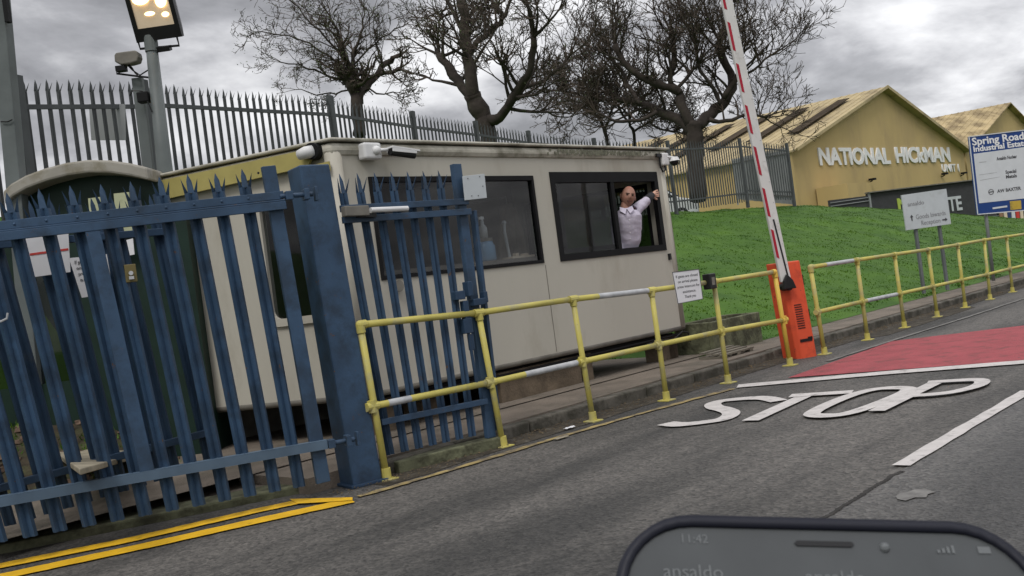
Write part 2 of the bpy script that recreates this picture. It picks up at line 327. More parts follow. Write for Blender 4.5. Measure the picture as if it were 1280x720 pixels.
# ------------------------------------------------------------------ ground, road, path, bank
def zcrest(a):
    pts = [(-30, 2.7), (5, 2.75), (22, 3.0), (29, 3.0), (34, 2.72), (39, 2.3), (46, 1.65), (53, .95), (62, .4), (90, .25)]
    if a <= pts[0][0]: return pts[0][1]
    for (x0, z0), (x1, z1) in zip(pts, pts[1:]):
        if a <= x1:
            t = (a - x0) / (x1 - x0); return z0 + (z1 - z0) * t
    return pts[-1][1]
def sstep(t): t = max(0, min(1, t)); return t * t * (3 - 2 * t)
PATHB = .98
def zter(a, b):
    b0, b1 = (PATHB, 11.5)
    if a < 7.5:
        k = sstep((7.5 - a) / 1.6); b0 = PATHB + k * 3.0; b1 = 11.5 - k * 6.3
    t = (b - b0) / (b1 - b0)
    t = max(0, min(1, t)); s = (t * (1.55 - .55 * t)) if t < 1 else 1
    s = min(1, s) * .75 + sstep(t) * .25
    return .10 + (zcrest(a) - .10) * s
# earth far below everything, to the horizon
m = MB(); m.add([(-900, -300, -.06), (900, -300, -.06), (900, 1500, -.06), (-900, 1500, -.06)], [(0, 1, 2, 3)]); m.build('ground', M['grass'], kind='structure', loc=(0, 0, -.06))
m = MB(); m.add([AB(-14, -16, 0), AB(140, -16, 0), AB(140, .17, 0), AB(0, .17, 0), AB(0, 9, 0), AB(-14, 9, 0)], [(0, 1, 2, 3), (0, 3, 4, 5)]); m.build('road', M['road'], kind='structure', loc=(0, 0, 0))

# bank of grass as a height field in (a, b)
av = np.concatenate([np.arange(-14, 5, .6), np.arange(5, 40, .3), np.arange(40, 100, 1.5)]); bv = np.concatenate([np.arange(PATHB, 13, .25), np.arange(13, 60, 3.0)])
m = MB(); vs = []
for a in av:
    for b in bv:
        z = zter(a, b)
        if b > PATHB + .2 : z += 0.08 * noise.noise(Vector((a * .8, b * .8, 0))) + .03 * noise.noise(Vector((a * 2.7, b * 2.7, 3)))
        else: z += .02
        vs.append(AB(a, b, z))
nb = len(bv)
m.add(vs, [(i * nb + j, (i + 1) * nb + j, (i + 1) * nb + j + 1, i * nb + j + 1) for i in range(len(av) - 1) for j in range(nb - 1) if not (av[i + 1] < 6.1 and bv[j] < 3.7)])
m.build('grass_bank', M['grass'], smooth=True, kind='structure', loc=(0, 0, 0))
# blades
rng = np.random.default_rng(3)
def blades(n, amin, amax, bmin, bmax, hmin, hmax, name, lab=None):
    A = rng.uniform(amin, amax, n); B = bmin + (bmax - bmin) * rng.uniform(0, 1, n) ** 1.25
    V = np.zeros((n, 3, 3)); k = 0
    for i in range(n):
        a, b = A[i], B[i]
        if a < 6.2 and b < 4.2: continue
        z = zter(a, b) + 0.08 * noise.noise(Vector((a * .8, b * .8, 0))) + .03 * noise.noise(Vector((a * 2.7, b * 2.7, 3))) - .01
        cl = .5 + .5 * noise.noise(Vector((a * 1.6, b * 1.6, 9)))
        h = (hmin + (hmax - hmin) * rng.random()) * (.45 + 1.0 * cl); w = .010 + .012 * rng.random()
        p = AB(a, b, z); th = rng.uniform(0, 6.28); lx, ly = rng.normal(0, .45, 2) * h
        V[k, 0] = (p.x - w * math.cos(th), p.y - w * math.sin(th), z); V[k, 1] = (p.x + w * math.cos(th), p.y + w * math.sin(th), z); V[k, 2] = (p.x + lx, p.y + ly, z + h); k += 1
    V = V[:k].reshape(-1, 3)
    me = bpy.data.meshes.new(name); me.vertices.add(3 * k); me.vertices.foreach_set('co', V.ravel()); me.loops.add(3 * k); me.loops.foreach_set('vertex_index', np.arange(3 * k))
    me.polygons.add(k); me.polygons.foreach_set('loop_start', np.arange(0, 3 * k, 3)); me.update(calc_edges=True); me.materials.append(M['blades'])
    o = bpy.data.objects.new(name, me); COL.objects.link(o); tag(o, lab, 'grass', kind='stuff'); return o
blades(150000, 5.6, 52, PATHB + .02, 12.5, .012, .036, 'grass', 'green rough grass covering the sloping bank beyond the yellow railings')

# footpath and kerb behind the railings
m = MB(); K0, K1 = .16, .29
m.box(AB(-.5, K1 + .004, -.05), E3 * 90, N3 * (PATHB - K1 + .25), Z * .165); m.build('footpath', M['path'], kind='structure', loc=(0, 0, 0))
m = MB(); m.add([AB(-2.4, 1.0, .126), AB(6.1, 1.0, .126), AB(6.1, 3.95, .126), AB(-2.4, 3.95, .126)], [(0, 1, 2, 3)]); m.build('yard_ground', M['path'], kind='structure', loc=(0, 0, 0))
m = MB(); a = -.05; rr = random.Random(4)
while a < 60:
    ln = .9; m.box(AB(a, K0 + rr.uniform(-.006, .006), -.05), E3 * (ln - .012), N3 * (K1 - K0), Z * (.155 + rr.uniform(-.006, .006))); a += ln
m.build('kerb', M['kerb'], kind='structure', loc=(0, 0, 0), bevel=.015)
m = MB()
edge = [AB(-.15 + i * .4, -.17 - .05 * noise.noise(Vector((i * .6, 0, 0))) - (.28 if 8.2 < -.15 + i * .4 < 12 else 0) * 1, .004) for i in range(130)]
back = [AB(-.15 + i * .4, K0, .004) for i in range(130)]
m.add(edge + back, [(i, i + 1, 131 + i, 130 + i) for i in range(129)]); m.build('gutter', M['gutter'], kind='structure', loc=(0, 0, 0))

# painted markings (sheets 4-12 mm above the asphalt)
def sheet(name, pts, mt, z=.008, n=1):
    m = MB(); m.add([Vector((p.x, p.y, z)) for p in pts], [tuple(range(len(pts)))]); return m.build(name, mt, kind='structure', loc=(0, 0, 0))
def strip(name, px, wid, mt, z=.008, sub=14, ragged=.0):
    """a painted line along ground points with a real width in metres"""
    pts = []
    for (p, q) in zip(px, px[1:]):
        for k in range(sub): pts.append(p.lerp(q, k / sub))
    pts.append(px[-1]); m = MB(); vs = []
    for i, p in enumerate(pts):
        t = (pts[min(i + 1, len(pts) - 1)] - pts[max(0, i - 1)]); t.z = 0; t.normalize(); s = Vector((-t.y, t.x, 0)); w = wid / 2
        vs += [Vector((p.x, p.y, z)) + s * (w + random.uniform(-ragged, ragged)), Vector((p.x, p.y, z)) - s * (w + random.uniform(-ragged, ragged))]
    m.add(vs, [(2 * i, 2 * i + 1, 2 * i + 3, 2 * i + 2) for i in range(len(pts) - 1)]); return m.build(name, mt, kind='structure', loc=(0, 0, 0))
gp = lambda *p: [G(x, y) for x, y in p]
sheet('coarse_road_patch', gp((1020, 650), (1128, 588), (1300, 482), (1500, 480), (1500, 900), (700, 900)), M['patch'], .004)
sheet('red_road_surface', gp((985, 473), (1116, 427), (1285, 407), (1420, 394), (1480, 436), (1285, 451)), M['redroad'], .008)
strip('stop_line', gp((922, 484), (1100, 468), (1290, 453), (1480, 438)), .24, M['paint'], .012, ragged=.004)
strip('centre_line', gp((1126, 584), (1285, 490)), .10, M['paint'], .012, ragged=.006)
strip('yellow_line', gp((-70, 738), (0, 723), (200, 680), (320, 653), (440, 627)), .17, M['yline'], .010, ragged=.004)
strip('yellow_line', gp((-70, 724), (0, 709), (160, 677), (320, 640), (372, 629)), .155, M['yline'], .010, ragged=.004)
sheet('yellow_line_end', gp((362, 626), (441, 624), (441, 628), (372, 632)), M['yline'], .014)
strip('faded_yellow_line', gp((448, 622), (560, 590), (680, 553), (790, 521), (915, 487)), .075, M['yfaded'], .010, ragged=.012)
strip('faded_edge_line', gp((1035, 452), (1120, 425), (1200, 400), (1285, 372)), .06, M['wetpatch'], .010, ragged=.01)
for pts_ in (((1120, 622), (1126, 618), (1136, 617), (1143, 614), (1156, 613), (1170, 617), (1160, 620), (1158, 624), (1144, 624), (1132, 628), (1122, 626)),): sheet('scuffed_patch', gp(*pts_), M['wetpatch'], .009)
strip('road_joint', [p + Vector((.02 * noise.noise(p * 5), .03 * noise.noise(p * 7), 0)) for p in [G(1000, 668).lerp(G(1126, 590), k / 30) for k in range(31)]], .028, M['joint'], .007, sub=3, ragged=.006)
# STOP: strokes of painted letters, 1.6 m tall, along the lane
def letter(px, w):
    pts = [G(x, y) for x, y in px]; m.tmp = None
    return pts
mS = MB(); zk = [.012]
def stroke(px, w, closed=False, smooth_n=1):
    px = [G(x, y) for x, y in px]
    for _ in range(smooth_n):
        q = []
        n = len(px)
        rngi = range(n if closed else n - 1)
        for i in rngi:
            a, b = px[i], px[(i + 1) % n]; q += [a.lerp(b, .25), a.lerp(b, .75)]
        if not closed: q = [px[0]] + q + [px[-1]]
        px = q
    n = len(px); vs = []; zk[0] += .002
    for i, p in enumerate(px):
        t = (px[(i + 1) % n if closed else min(i + 1, n - 1)] - px[(i - 1) % n if closed else max(i - 1, 0)]); t.z = 0; t.normalize(); s = Vector((-t.y, t.x, 0))
        # strokes running along the letter's height are narrow, those across it broad (letters are stretched)
        al = abs(t.x * E1.x + t.y * E1.y); ww = w * 1.13 * (1 - .25 * al)
        vs += [Vector((p.x, p.y, zk[0])) + s * ww / 2, Vector((p.x, p.y, zk[0])) - s * ww / 2]
    mS.add(vs, [((2 * i) % (2 * n), (2 * i + 1) % (2 * n), (2 * i + 3) % (2 * n), (2 * i + 2) % (2 * n)) for i in range(n if closed else n - 1)])
stroke([(832, 531), (850, 533), (878, 530), (906, 526), (917, 518), (905, 513), (893, 511), (890, 506), (905, 502), (940, 499), (958, 499), (974, 503)], .17, smooth_n=2)
stroke([(938, 528), (1008, 496)], .17, smooth_n=0); stroke([(988, 497), (1066, 492)], .17, smooth_n=0)
stroke([(1012, 519), (1020, 523), (1052, 522), (1084, 513), (1138, 491), (1134, 487), (1095, 488), (1058, 498)], .15, closed=True, smooth_n=2)
stroke([(1096, 517), (1168, 482)], .15, smooth_n=0); stroke([(1160, 481), (1208, 478), (1230, 478), (1226, 485), (1196, 493), (1172, 496), (1142, 498)], .14, smooth_n=2)
mS.build('stop_marking', M['paint'], kind='structure', loc=(0, 0, 0))

# ------------------------------------------------------------------ palisade parts
def pale(mb, p0, p1, e, n, w=.066, d=.016, tip=.13, splay=.035, simple=False):
    """one W-section pale from p0 (foot) to p1 (tip), e = its width direction, n = towards the viewer"""
    ax = (p1 - p0); H = ax.length; ax = ax / H; b = p0 + ax * (H - tip)
    xs = (-.5, -.3, 0, .3, .5); ds = (0, 1, .15, 1, 0); th = .003
    fr = [e * (x * w) + n * (q * d) for x, q in zip(xs, ds)]
    if simple:
        mb.add([p0 + v for v in fr] + [b + v for v in fr], [(i, i + 1, 6 + i, 5 + i) for i in range(4)])
    else:
        bk = [v - n * th for v in fr]
        ring = fr + bk[::-1]; k = len(ring)
        mb.add([p0 + v for v in ring] + [b + v for v in ring], [(i, (i + 1) % k, k + (i + 1) % k, k + i) for i in range(k)] + [tuple(range(k))[::-1]])
    # three points: the outer two bend outwards and forwards, the middle one stands
    for sx, l, h in ((-1, -.5, -.2), (1, .2, .5)):
        q0 = b + e * (w * l); q1 = b + e * (w * h); qt = b + ax * (tip * .72) + e * (sx * (w * .5 + splay * .35)) + n * splay
        mb.add([q0, q1, qt, q0 - n * .004, q1 - n * .004, qt - n * .004], [(0, 1, 2), (5, 4, 3), (0, 2, 5, 3), (1, 4, 5, 2), (0, 3, 4, 1)])
    q0 = b - e * w * .26; q1 = b + e * w * .26; qm0 = b - e * w * .2 + ax * tip * .6; qm1 = b + e * w * .2 + ax * tip * .6; qt = p1
    f = [q0 + n * d * .5, q1 + n * d * .5, qm1 + n * d * .4, qt, qm0 + n * d * .4]
    mb.add(f + [v - n * .004 for v in f], [(0, 1, 2, 3, 4), (9, 8, 7, 6, 5)] + [(i, (i + 1) % 5, 5 + (i + 1) % 5, 5 + i) for i in range(5)])

# gates: a frame defined by its plan line and four corners seen
class Leaf:
    def __init__(s, A, B, lb, lt, rb, rt):
        s.lb, s.lt, s.rb, s.rt = (PL(x, y, A, B) for x, y in (lb, lt, rb, rt))
        s.e = Vector((B[0] - A[0], B[1] - A[1], 0)).normalized(); s.n = Vector((s.e.y, -s.e.x, 0))
    def at(s, t, h): return s.lb.lerp(s.lt, h).lerp(s.rb.lerp(s.rt, h), t)
GA, GB = (-3.19, 5.82), (-1.47, 6.65)
leaf = Leaf(GA, GB, (112, 657), (8, 241), (404, 603), (335, 208))
gate = thing('palisade_gate', leaf.at(.2, 0) * 1, 'large blue spiked palisade gate leaf in the foreground left of the thick blue post', 'gate', 'blue palisade gate leaves')
gate.location.z = 0
S0 = -.62
npale = 9
def rail(lf, h, w, d, off, s0, s1, parent, mt, name='rail'):
    m = MB(); a, b = lf.at(s0, h) + lf.n * off, lf.at(s1, h) + lf.n * off
    m.bar(a, b, w, d, Z); return m.build(name, mt, parent, bevel=.004)
for k in range(int(S0 * npale) - 1, npale):
    t = k / npale
    m = MB(); pale(m, leaf.at(t, 0), leaf.at(t, 1.0) + Z * random.uniform(-.008, .008), leaf.e, leaf.n, w=.083, d=.030); m.build('picket', M['blue'], gate)
m = MB()
for hh, off in ((.905, .032), (.872, .055)):
    a, b = leaf.at(S0, hh), leaf.at(1.04, hh); m.bar(a + leaf.n * off, b + leaf.n * off, .055, .022, Z)
m.bar(leaf.at(S0, .888) + leaf.n * .035, leaf.at(1.04, .888) + leaf.n * .035, .012, .05, Z)
for k in range(int(S0 * npale) - 1, npale): m.ball(leaf.at(k / npale, .905) + leaf.n * .044, .009, 8, 4)
m.build('top_rail', M['blue'], gate, bevel=.003)
m = MB(); a, b = leaf.at(S0, .118) + leaf.n * .045, leaf.at(1.04, .118) + leaf.n * .045
m.bar(a, b, .058, .04, Z); m.bar(a + Z * .031 - leaf.n * .01, b + Z * .031 - leaf.n * .01, .006, .06, Z); m.build('bottom_rail', [M['bluegrey']], gate)
m = MB(); m.bar(leaf.at(.265, .13) + leaf.n * .045, leaf.at(.265, .86) + leaf.n * .045, .088, .035, leaf.e); m.build('mid_stile', M['blue'], gate, bevel=.004)
m = MB(); m.bar(leaf.at(1.0, .0), leaf.at(1.0, 1.0), .095, .05, leaf.e); m.build('end_stile', M['blue'], gate, bevel=.004)
m = MB(); q = PL(322, 217, GA, GB) + leaf.n * .03
m.tube([q, q - leaf.n * .01], .008, 8); m.build('bolt', M['black'], gate)
for hh in (.90, .118):
    m = MB(); c = leaf.at(1.06, hh) + leaf.n * .04; m.tube([c - leaf.e * .06, c + leaf.e * .17], .018, 8); m.cbox(c, leaf.e * .05, leaf.n * .07, Z * .06); m.cbox(c + leaf.e * .12, leaf.e * .035, leaf.n * .09, Z * .075)
    m.cbox(c + leaf.e * .19, leaf.e * .02, leaf.n * .06, Z * .10); m.build('hinge', M['blue'], gate, bevel=.004)
m = MB(); a = PL(-6, 403, GA, GB) + leaf.n * .05; m.tube([a, a + Vector((.04, 0, .0)), a + Vector((.075, 0, .012)), a + Vector((.085, 0, .045))], .007, 6); m.build('latch_hook', M['galv'], gate)
# padlocked box
m = MB(); c = PL(163, 342, GA, GB) + leaf.n * .02; m.cbox(c, leaf.e * .07, leaf.n * .04, Z * .115); lb = m.build('lock_box', mat('tarnished_brass', (.13, .105, .04), .5, dirt=(.05, .045, .025), dirt_amt=.45), gate, bevel=.004)
m = MB(); m.tube([c + leaf.n * .02, c + leaf.n * .035], .014, 10); m.cbox(c + leaf.n * .028 - Z * .03, leaf.e * .03, leaf.n * .012, Z * .02); m.build('lock', M['galv'], lb)

# back leaf behind it on the left
HA, HB = (-3.75, 5.95), (-2.05, 6.90)
lf2 = Leaf(HA, HB, (95, 632), (-8, 252), (262, 582), (186, 243))
g2 = thing('palisade_gate', lf2.at(.5, 0), 'second blue palisade leaf standing behind the foreground gate at far left', 'gate', 'blue palisade gate leaves'); g2.location.z = 0
for k in range(-7, 8):
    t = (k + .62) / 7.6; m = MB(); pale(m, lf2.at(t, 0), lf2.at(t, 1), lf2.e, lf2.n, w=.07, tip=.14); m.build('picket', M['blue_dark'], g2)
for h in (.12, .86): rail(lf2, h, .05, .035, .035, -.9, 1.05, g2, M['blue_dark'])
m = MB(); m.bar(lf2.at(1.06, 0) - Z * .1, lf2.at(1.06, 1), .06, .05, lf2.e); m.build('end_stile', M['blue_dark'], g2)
# notices cable-tied to the back leaf
def notice(pxs, label, lines, head=None, A=HA, B=HB, off=.075, name='notice', red=False):
    p = [PL(x, y, A, B) for x, y in pxs]; e = Vector((B[0] - A[0], B[1] - A[1], 0)).normalized(); n = Vector((e.y, -e.x, 0))
    p = [q + n * off for q in p]; t = thing(name, base_of(p), label, 'notice', 'paper notices on the blue gates')
    m = MB(); m.prism(p, -n * .004); m.build('sheet', M['paper'], t)
    ex = (p[1] - p[0]); ey = (p[0] - p[3]); w, h = ex.length, ey.length; ux, uy = ex / w, ey / h
    if red: m = MB(); m.bar(p[3].lerp(p[0], .5) + ux * w * .08 + n * .001, p[3].lerp(p[0], .52) + ux * w * .92 + n * .001, .014, .003, uy); m.build('red_line', M['red_ink'], t)
    for i, l in enumerate(lines):
        s, mm = (l, M['ink']) if isinstance(l, str) else l
        text('lettering', s, h * .12, p[0] + ux * w * .5 - uy * h * (.16 + i * .145) + n * .002, ux, uy, mm, t, .0006, width=w * (.8 if len(s) > 9 else .5))
    return t
notice([(27, 292), (84, 286), (87, 341), (37, 348)], 'white notice with a red line, leftmost sheet behind the blue gate', [], red=True)
notice([(85, 324), (132, 319), (140, 367), (101, 373)], 'white printed notice behind the wide middle stile of the blue gate', ['If gates are closed', 'on arrival please', 'press intercom for', 'assistance.', 'Thank you'])

# big blue gate post
bp0, bp1 = G(428, 601), G(479, 606)
ePost = Vector((bp1.x - bp0.x, bp1.y - bp0.y, 0)); ePost = Vector((.86, .51, 0)); nP = Vector((.51, -.86, 0))
pc = G(452, 604); top_c = PL(385, 209, (pc.x - ePost.x, pc.y - ePost.y), (pc.x + ePost.x, pc.y + ePost.y))
post = thing('gate_post', (pc.x, pc.y, 0), 'thick square blue gate post with flat top between the two palisade gates', 'post')
hw = .118; m = MB(); cor = [(-1, -1), (1, -1), (1, 1), (-1, 1)]
eA = (E3 * .8 + Vector((1, 0, 0)) * .2).normalized(); eA = Vector((.82, .57, 0)); nA = Vector((.57, -.82, 0))
m.hexa([Vector((pc.x, pc.y, -.05)) + eA * i * hw + nA * j * hw for i, j in cor], [top_c + eA * i * hw + nA * j * hw for i, j in cor]); m.build('shaft', M['blue'], post, bevel=.012)
m = MB(); m.cbox(Vector((pc.x, pc.y, .012)), eA * .30, nA * .30, Z * .02); m.build('base_plate', M['blue_dark'], post, bevel=.003)

# right leaf
KA, KB = (-1.05, 7.2), (-.36, 7.82)
lf3 = Leaf(KA, KB, (488, 568), (424, 217), (609, 541), (570, 212))
g3 = thing('palisade_gate', lf3.at(.5, 0), 'narrow blue palisade leaf with end stile behind the first yellow railings', 'gate', 'blue palisade gate leaves'); g3.location.z = 0
for k in range(7):
    m = MB(); pale(m, lf3.at(k / 7.2, 0), lf3.at(k / 7.2, 1.0), lf3.e, lf3.n, w=.070, d=.026, tip=.15, splay=.045); m.build('picket', M['blue'], g3)
m = MB()
for hh in (.875, .835):
    m.bar(lf3.at(-.06, hh) + lf3.n * .035, lf3.at(1.05, hh) + lf3.n * (.035 if hh > .85 else .055), .05, .03, Z)
m.build('top_rail', M['blue'], g3, bevel=.003)
m = MB(); m.bar(lf3.at(-.06, .12) + lf3.n * .04, lf3.at(1.0, .12) + lf3.n * .04, .045, .035, Z); m.build('bottom_rail', M['blue'], g3, bevel=.003)
m = MB(); m.bar(lf3.at(1.03, -.02), lf3.at(1.0, 1.02), .085, .05, lf3.e); m.bar(lf3.at(1.13, .0), lf3.at(1.12, .84), .03, .06, lf3.e); m.build('end_stile', M['blue'], g3, bevel=.003)
m = MB()
for px, w, h, d in (((568, 370), .10, .07, .06), ((580, 362), .05, .12, .07), ((592, 378), .13, .055, .07), ((578, 408), .09, .12, .06), ((577, 392), .055, .20, .05), ((600, 372), .04, .09, .06), ((584, 428), .04, .13, .04)):
    m.cbox(PL(px[0], px[1], KA, KB) + lf3.n * .05, lf3.e * w, lf3.n * d, Z * h)
m.tube([PL(577, 400, KA, KB) + lf3.n * .06, PL(590, 480, KA, KB) + lf3.n * .06], .014, 8)
m.build('slide_latch', M['blue_dark'], g3, bevel=.006)
# closer hardware on the leaf
m = MB(); a, b = PL(420, 267, KA, KB), PL(450, 266, KA, KB); m.bar(a + lf3.n * .10, b + lf3.n * .10, .075, .06, Z); c1 = m.build('closer_box', M['grime'], g3, bevel=.006)
m = MB(); m.tube([PL(454, 265, KA, KB) + lf3.n * .10, PL(500, 263, KA, KB) + lf3.n * .10], .020, 10); m.build('closer_arm', M['white'], g3, smooth=False)
m = MB(); a, b = PL(440, 271, KA, KB), PL(462, 271, KA, KB); m.bar(a + lf3.n * .07, b + lf3.n * .07, .03, .05, Z); m.build('closer_bracket', M['black'], g3)
# white plate sign on the stile
p = [PL(x, y, KA, KB) + lf3.n * .07 for x, y in ((572, 222), (599, 219), (602, 249), (575, 252))]
t = thing('sign_plate', base_of(p), 'small blank weathered white plate fixed to the blue gate end stile', 'sign'); m = MB(); m.prism(p, -lf3.n * .012); m.build('plate', M['signdull'], t, bevel=.002)
for i, j in ((.2, .12), (.75, .1), (.85, .5), (.3, .85), (.6, .87)):
    q = p[0].lerp(p[1], i).lerp(p[3].lerp(p[2], i), j); m = MB(); m.tube([q + lf3.n * .001, q + lf3.n * .006], .004, 6); m.build('screw', M['ink'], t)

# concrete edging under the gates, slabs, stones
m = MB(); e0 = G(-160, 722, 0); e1 = G(420, 606, 0)
dirg = (G(404, 611) - G(20, 689)); dirg.z = 0; dirg.normalize(); ng = Vector((-dirg.y, dirg.x, 0)); q0 = G(20, 689) - dirg * 2.0
m.box(Vector((q0.x, q0.y, -.03)), dirg * 3.95, ng * .30, Z * .09); m.build('gate_threshold', M['mossy'], kind='structure', loc=(0, 0, 0), bevel=.015)
m = MB(); m.box(Vector((q0.x, q0.y, .031)) + ng * .30 - dirg * 4, dirg * 8.0, ng * 6.5, Z * .01); m.build('yard_paving', M['path'], kind='structure', loc=(0, 0, 0))
m = MB(); q1 = G(500, 592, 0); q2 = G(618, 562, 0); m.box(Vector((q1.x, q1.y, -.03)), Vector((q2.x - q1.x, q2.y - q1.y, 0)) * 1.1, N3 * .16, Z * .12); m.build('leaf_threshold', M['mossy'], kind='structure', loc=(0, 0, 0), bevel=.01)

# ------------------------------------------------------------------ yellow railings
def hcurve(px): return px
tops = [(450, 406), (598, 391), (716, 374), (814, 363), (892, 352), (968, 340)]
bots = [(484, 600), (630, 562), (742, 529), (834, 504), (911, 482), (988, 457)]
mids = [(465, 508), (613, 478), (728, 452), (823, 431), (902, 414), (980, 400)]
tops2 = [(1013, 334), (1071, 325), (1118, 318), (1160, 312), (1197, 306), (1230, 300), (1258, 296), (1284, 292), (1308, 288)]
bots2 = [(1031, 443), (1085, 427), (1131, 411), (1172, 397), (1207, 386), (1238, 375), (1266, 366), (1291, 357), (1315, 349)]
mids2 = [(1022, 390), (1078, 377), (1125, 367), (1166, 358), (1202, 350), (1234, 343), (1262, 336), (1288, 330), (1312, 324)]
def railing(tops, mids, bots, label, greytop, hang, rad=.026):
    base = [G(x, y) for x, y in bots]
    b0, b1 = base[0], base[-1]
    # posts stand on one straight kerb line
    d = Vector((b1.x - b0.x, b1.y - b0.y, 0)).normalized()
    A, B = (b0.x, b0.y), (b1.x, b1.y)
    foot = [PL(x, y, A, B) for x, y in bots]; tp = [PL(x, y, A, B) for x, y in tops]; md = [PL(x, y, A, B) for x, y in mids]
    th = thing('guard_railing', (foot[0].x, foot[0].y, 0), label, 'railing', 'yellow tubular guard railings')
    nrm = Vector((d.y, -d.x, 0))
    for i, (f, t_, m_) in enumerate(zip(foot, tp, md)):
        mt = M['yellow2'] if (i == len(tops) - 1 and greytop) else M['yellow']
        m = MB(); f0 = Vector((f.x, f.y, -.05)); m.tube([f0, f.lerp(t_, .5), t_], rad * .98, 12); po = m.build('post', mt, th, smooth=True)
        m = MB(); ax = (t_ - f).normalized()
        m.tube([Vector((f.x, f.y, .0)) , Vector((f.x, f.y, .09))], [.036, .034], 12); m.cbox(Vector((f.x, f.y, .006)), d * .13, nrm * .13, Z * .012); m.build('base_flange', M['yellow'], po, bevel=.002)
        m = MB()
        m.tube([m_ - d * .05, m_ + d * .05], rad * 1.28, 12); m.tube([m_ - ax * .045, m_ + ax * .045], rad * 1.28, 12)
        m.build('clamp_fitting', mt, po); m = MB()
        s0 = 0 if i == 0 else .05; s1 = 0 if i == len(tops) - 1 else .05
        m.tube([t_ - ax * .06, t_ + ax * .0], rad * 1.28, 12)
        if s0 + s1 > 0: m.tube([t_ - d * s0, t_ + d * s1], rad * 1.28, 12)
        m.ball(t_, rad * 1.3, 12, 8); m.build('clamp_fitting', mt, po, smooth=False)
    for nm, pts in (('top_rail', tp), ('mid_rail', md)):
        m = MB()
        for i, (p, q) in enumerate(zip(pts, pts[1:])): m.tube([p, q], rad, 12, m=0)
        m.build(nm, M['yellow'], th, smooth=True)
    # bare worn lengths where the paint has gone, as thin sleeves of the galvanised tube
    for nm, (i, s, e) in hang:
        pts = tp if nm == 't' else md; m = MB(); m.tube([pts[i].lerp(pts[i + 1], s), pts[i].lerp(pts[i + 1], e)], rad * 1.02, 12, cap=False); m.build('bare_pipe', M['galv'], th, smooth=True)
    return th, A, B, nrm, d
rl, RA, RB, rn, rd = railing(tops, mids, bots, 'long yellow tubular guard railing in front of the cabin, ending at the orange barrier cabinet', True, [('t', (2, .30, .95)), ('m', (1, .35, .93)), ('m', (0, .12, .3))])
rl2, RA2, RB2, rn2, rd2 = railing(tops2, mids2, bots2, 'yellow tubular guard railing running from the orange barrier cabinet along the grass bank', False, [('t', (0, .3, .9)), ('m', (1, .1, .9))])
# sign cable-tied on the railing
p = [PL(x, y, RA, RB) + rn * .045 for x, y in ((836, 341), (869, 337), (874, 374), (843, 380))]
t = thing('notice', base_of(p), 'white printed notice board tied to the top of the yellow railing', 'notice'); m = MB(); m.prism(p, -rn * .006); m.build('board', M['paper'], t)
ex = p[1] - p[0]; ey = p[0] - p[3]; w, h = ex.length, ey.length; ux, uy = ex / w, ey / h
m = MB()
for a_, b_ in ((0, 1), (1, 2), (2, 3), (3, 0)): m.bar(p[a_] + rn * .001, p[b_] + rn * .001, .006, .004, uy if a_ % 2 == 0 else ux)
m.build('border', M['ink'], t)
for i, s in enumerate(['If gates are closed', 'on arrival please', 'press intercom for', 'assistance.', 'Thank you']):
    text('lettering', s, h * .125, p[0] + ux * w * .5 - uy * h * (.20 + i * .165) + rn * .001, ux, uy, M['ink'], t, .0006, width=w * (.82, .74, .84, .5, .42)[i])
c = PL(885, 352, RA, RB) + rn * .02
t = thing('intercom_box', c - Z * .07, 'small black intercom box clamped on the yellow railing beside the notice', 'box'); m = MB(); m.cbox(c, rd * .12, rn * .09, Z * .16); m.build('housing', M['black'], t, bevel=.01)
m = MB(); m.cbox(c + rn * .047, rd * .05, rn * .004, Z * .08); m.build('face_plate', M['grime'], t)

# ------------------------------------------------------------------ barrier
bc = G(1003, 446); D0 = bc.y
A_, B_ = (bc.x, bc.y), (bc.x + E1.x, bc.y + E1.y)
t = thing('traffic_barrier', (bc.x, bc.y, 0), 'orange barrier cabinet with a raised white boom striped in red reflectors', 'barrier')
fw = Vector((.80, -.60, 0)); sd = Vector((.60, .80, 0))      # cabinet faces the road
b4 = [G(986, 449), G(1024, 446)]
cx = PL(1004, 330, A_, B_); H = 1.16
lean = Vector((-.06, 0, 0))
m = MB(); hw_, hd_ = .165, .16; c0 = Vector((bc.x, bc.y, -.04)); c1 = Vector((bc.x, bc.y, H)) + lean
eX = Vector((.94, .34, 0)); eN = Vector((.34, -.94, 0))
poly = [(-1, -.7), (-.7, -1), (.55, -1), (1, -.2), (1, 1), (-1, 1)]
m.add([c0 + eX * i * hw_ + eN * -j * hd_ for i, j in poly] + [c1 + eX * i * hw_ + eN * -j * hd_ for i, j in poly], [tuple(range(6)), tuple(range(6, 12))] + [(i, (i + 1) % 6, 6 + (i + 1) % 6, 6 + i) for i in range(6)])
cab = m.build('cabinet', M['orange'], t, bevel=.012)
m = MB()
for k in range(11):
    c = Vector((bc.x, bc.y, .36 + k * .028)) + lean * ((.36 + k * .028) / H) + eN * (hd_ + .003) - eX * .05; m.cbox(c, eX * .10, eN * .006, Z * .010)
m.build('louvre', M['black'], cab)
m = MB(); c = Vector((bc.x, bc.y, .21)) + lean * .2 + eN * (hd_ + .004) - eX * .02; m.cbox(c, eX * .17, eN * .008, Z * .035); m.cbox(c + eX * .06 + Z * .02, eX * .06, eN * .008, Z * .03); m.build('handle', M['black'], cab)
m = MB()
for zz in (.92, .50):
    c = Vector((bc.x, bc.y, zz)) + lean * (zz / H) + eX * (hw_ + .01) + eN * .02; m.cbox(c, eX * .025, eN * .05, Z * .13)
m.build('lock_catch', M['black'], cab, bevel=.006)
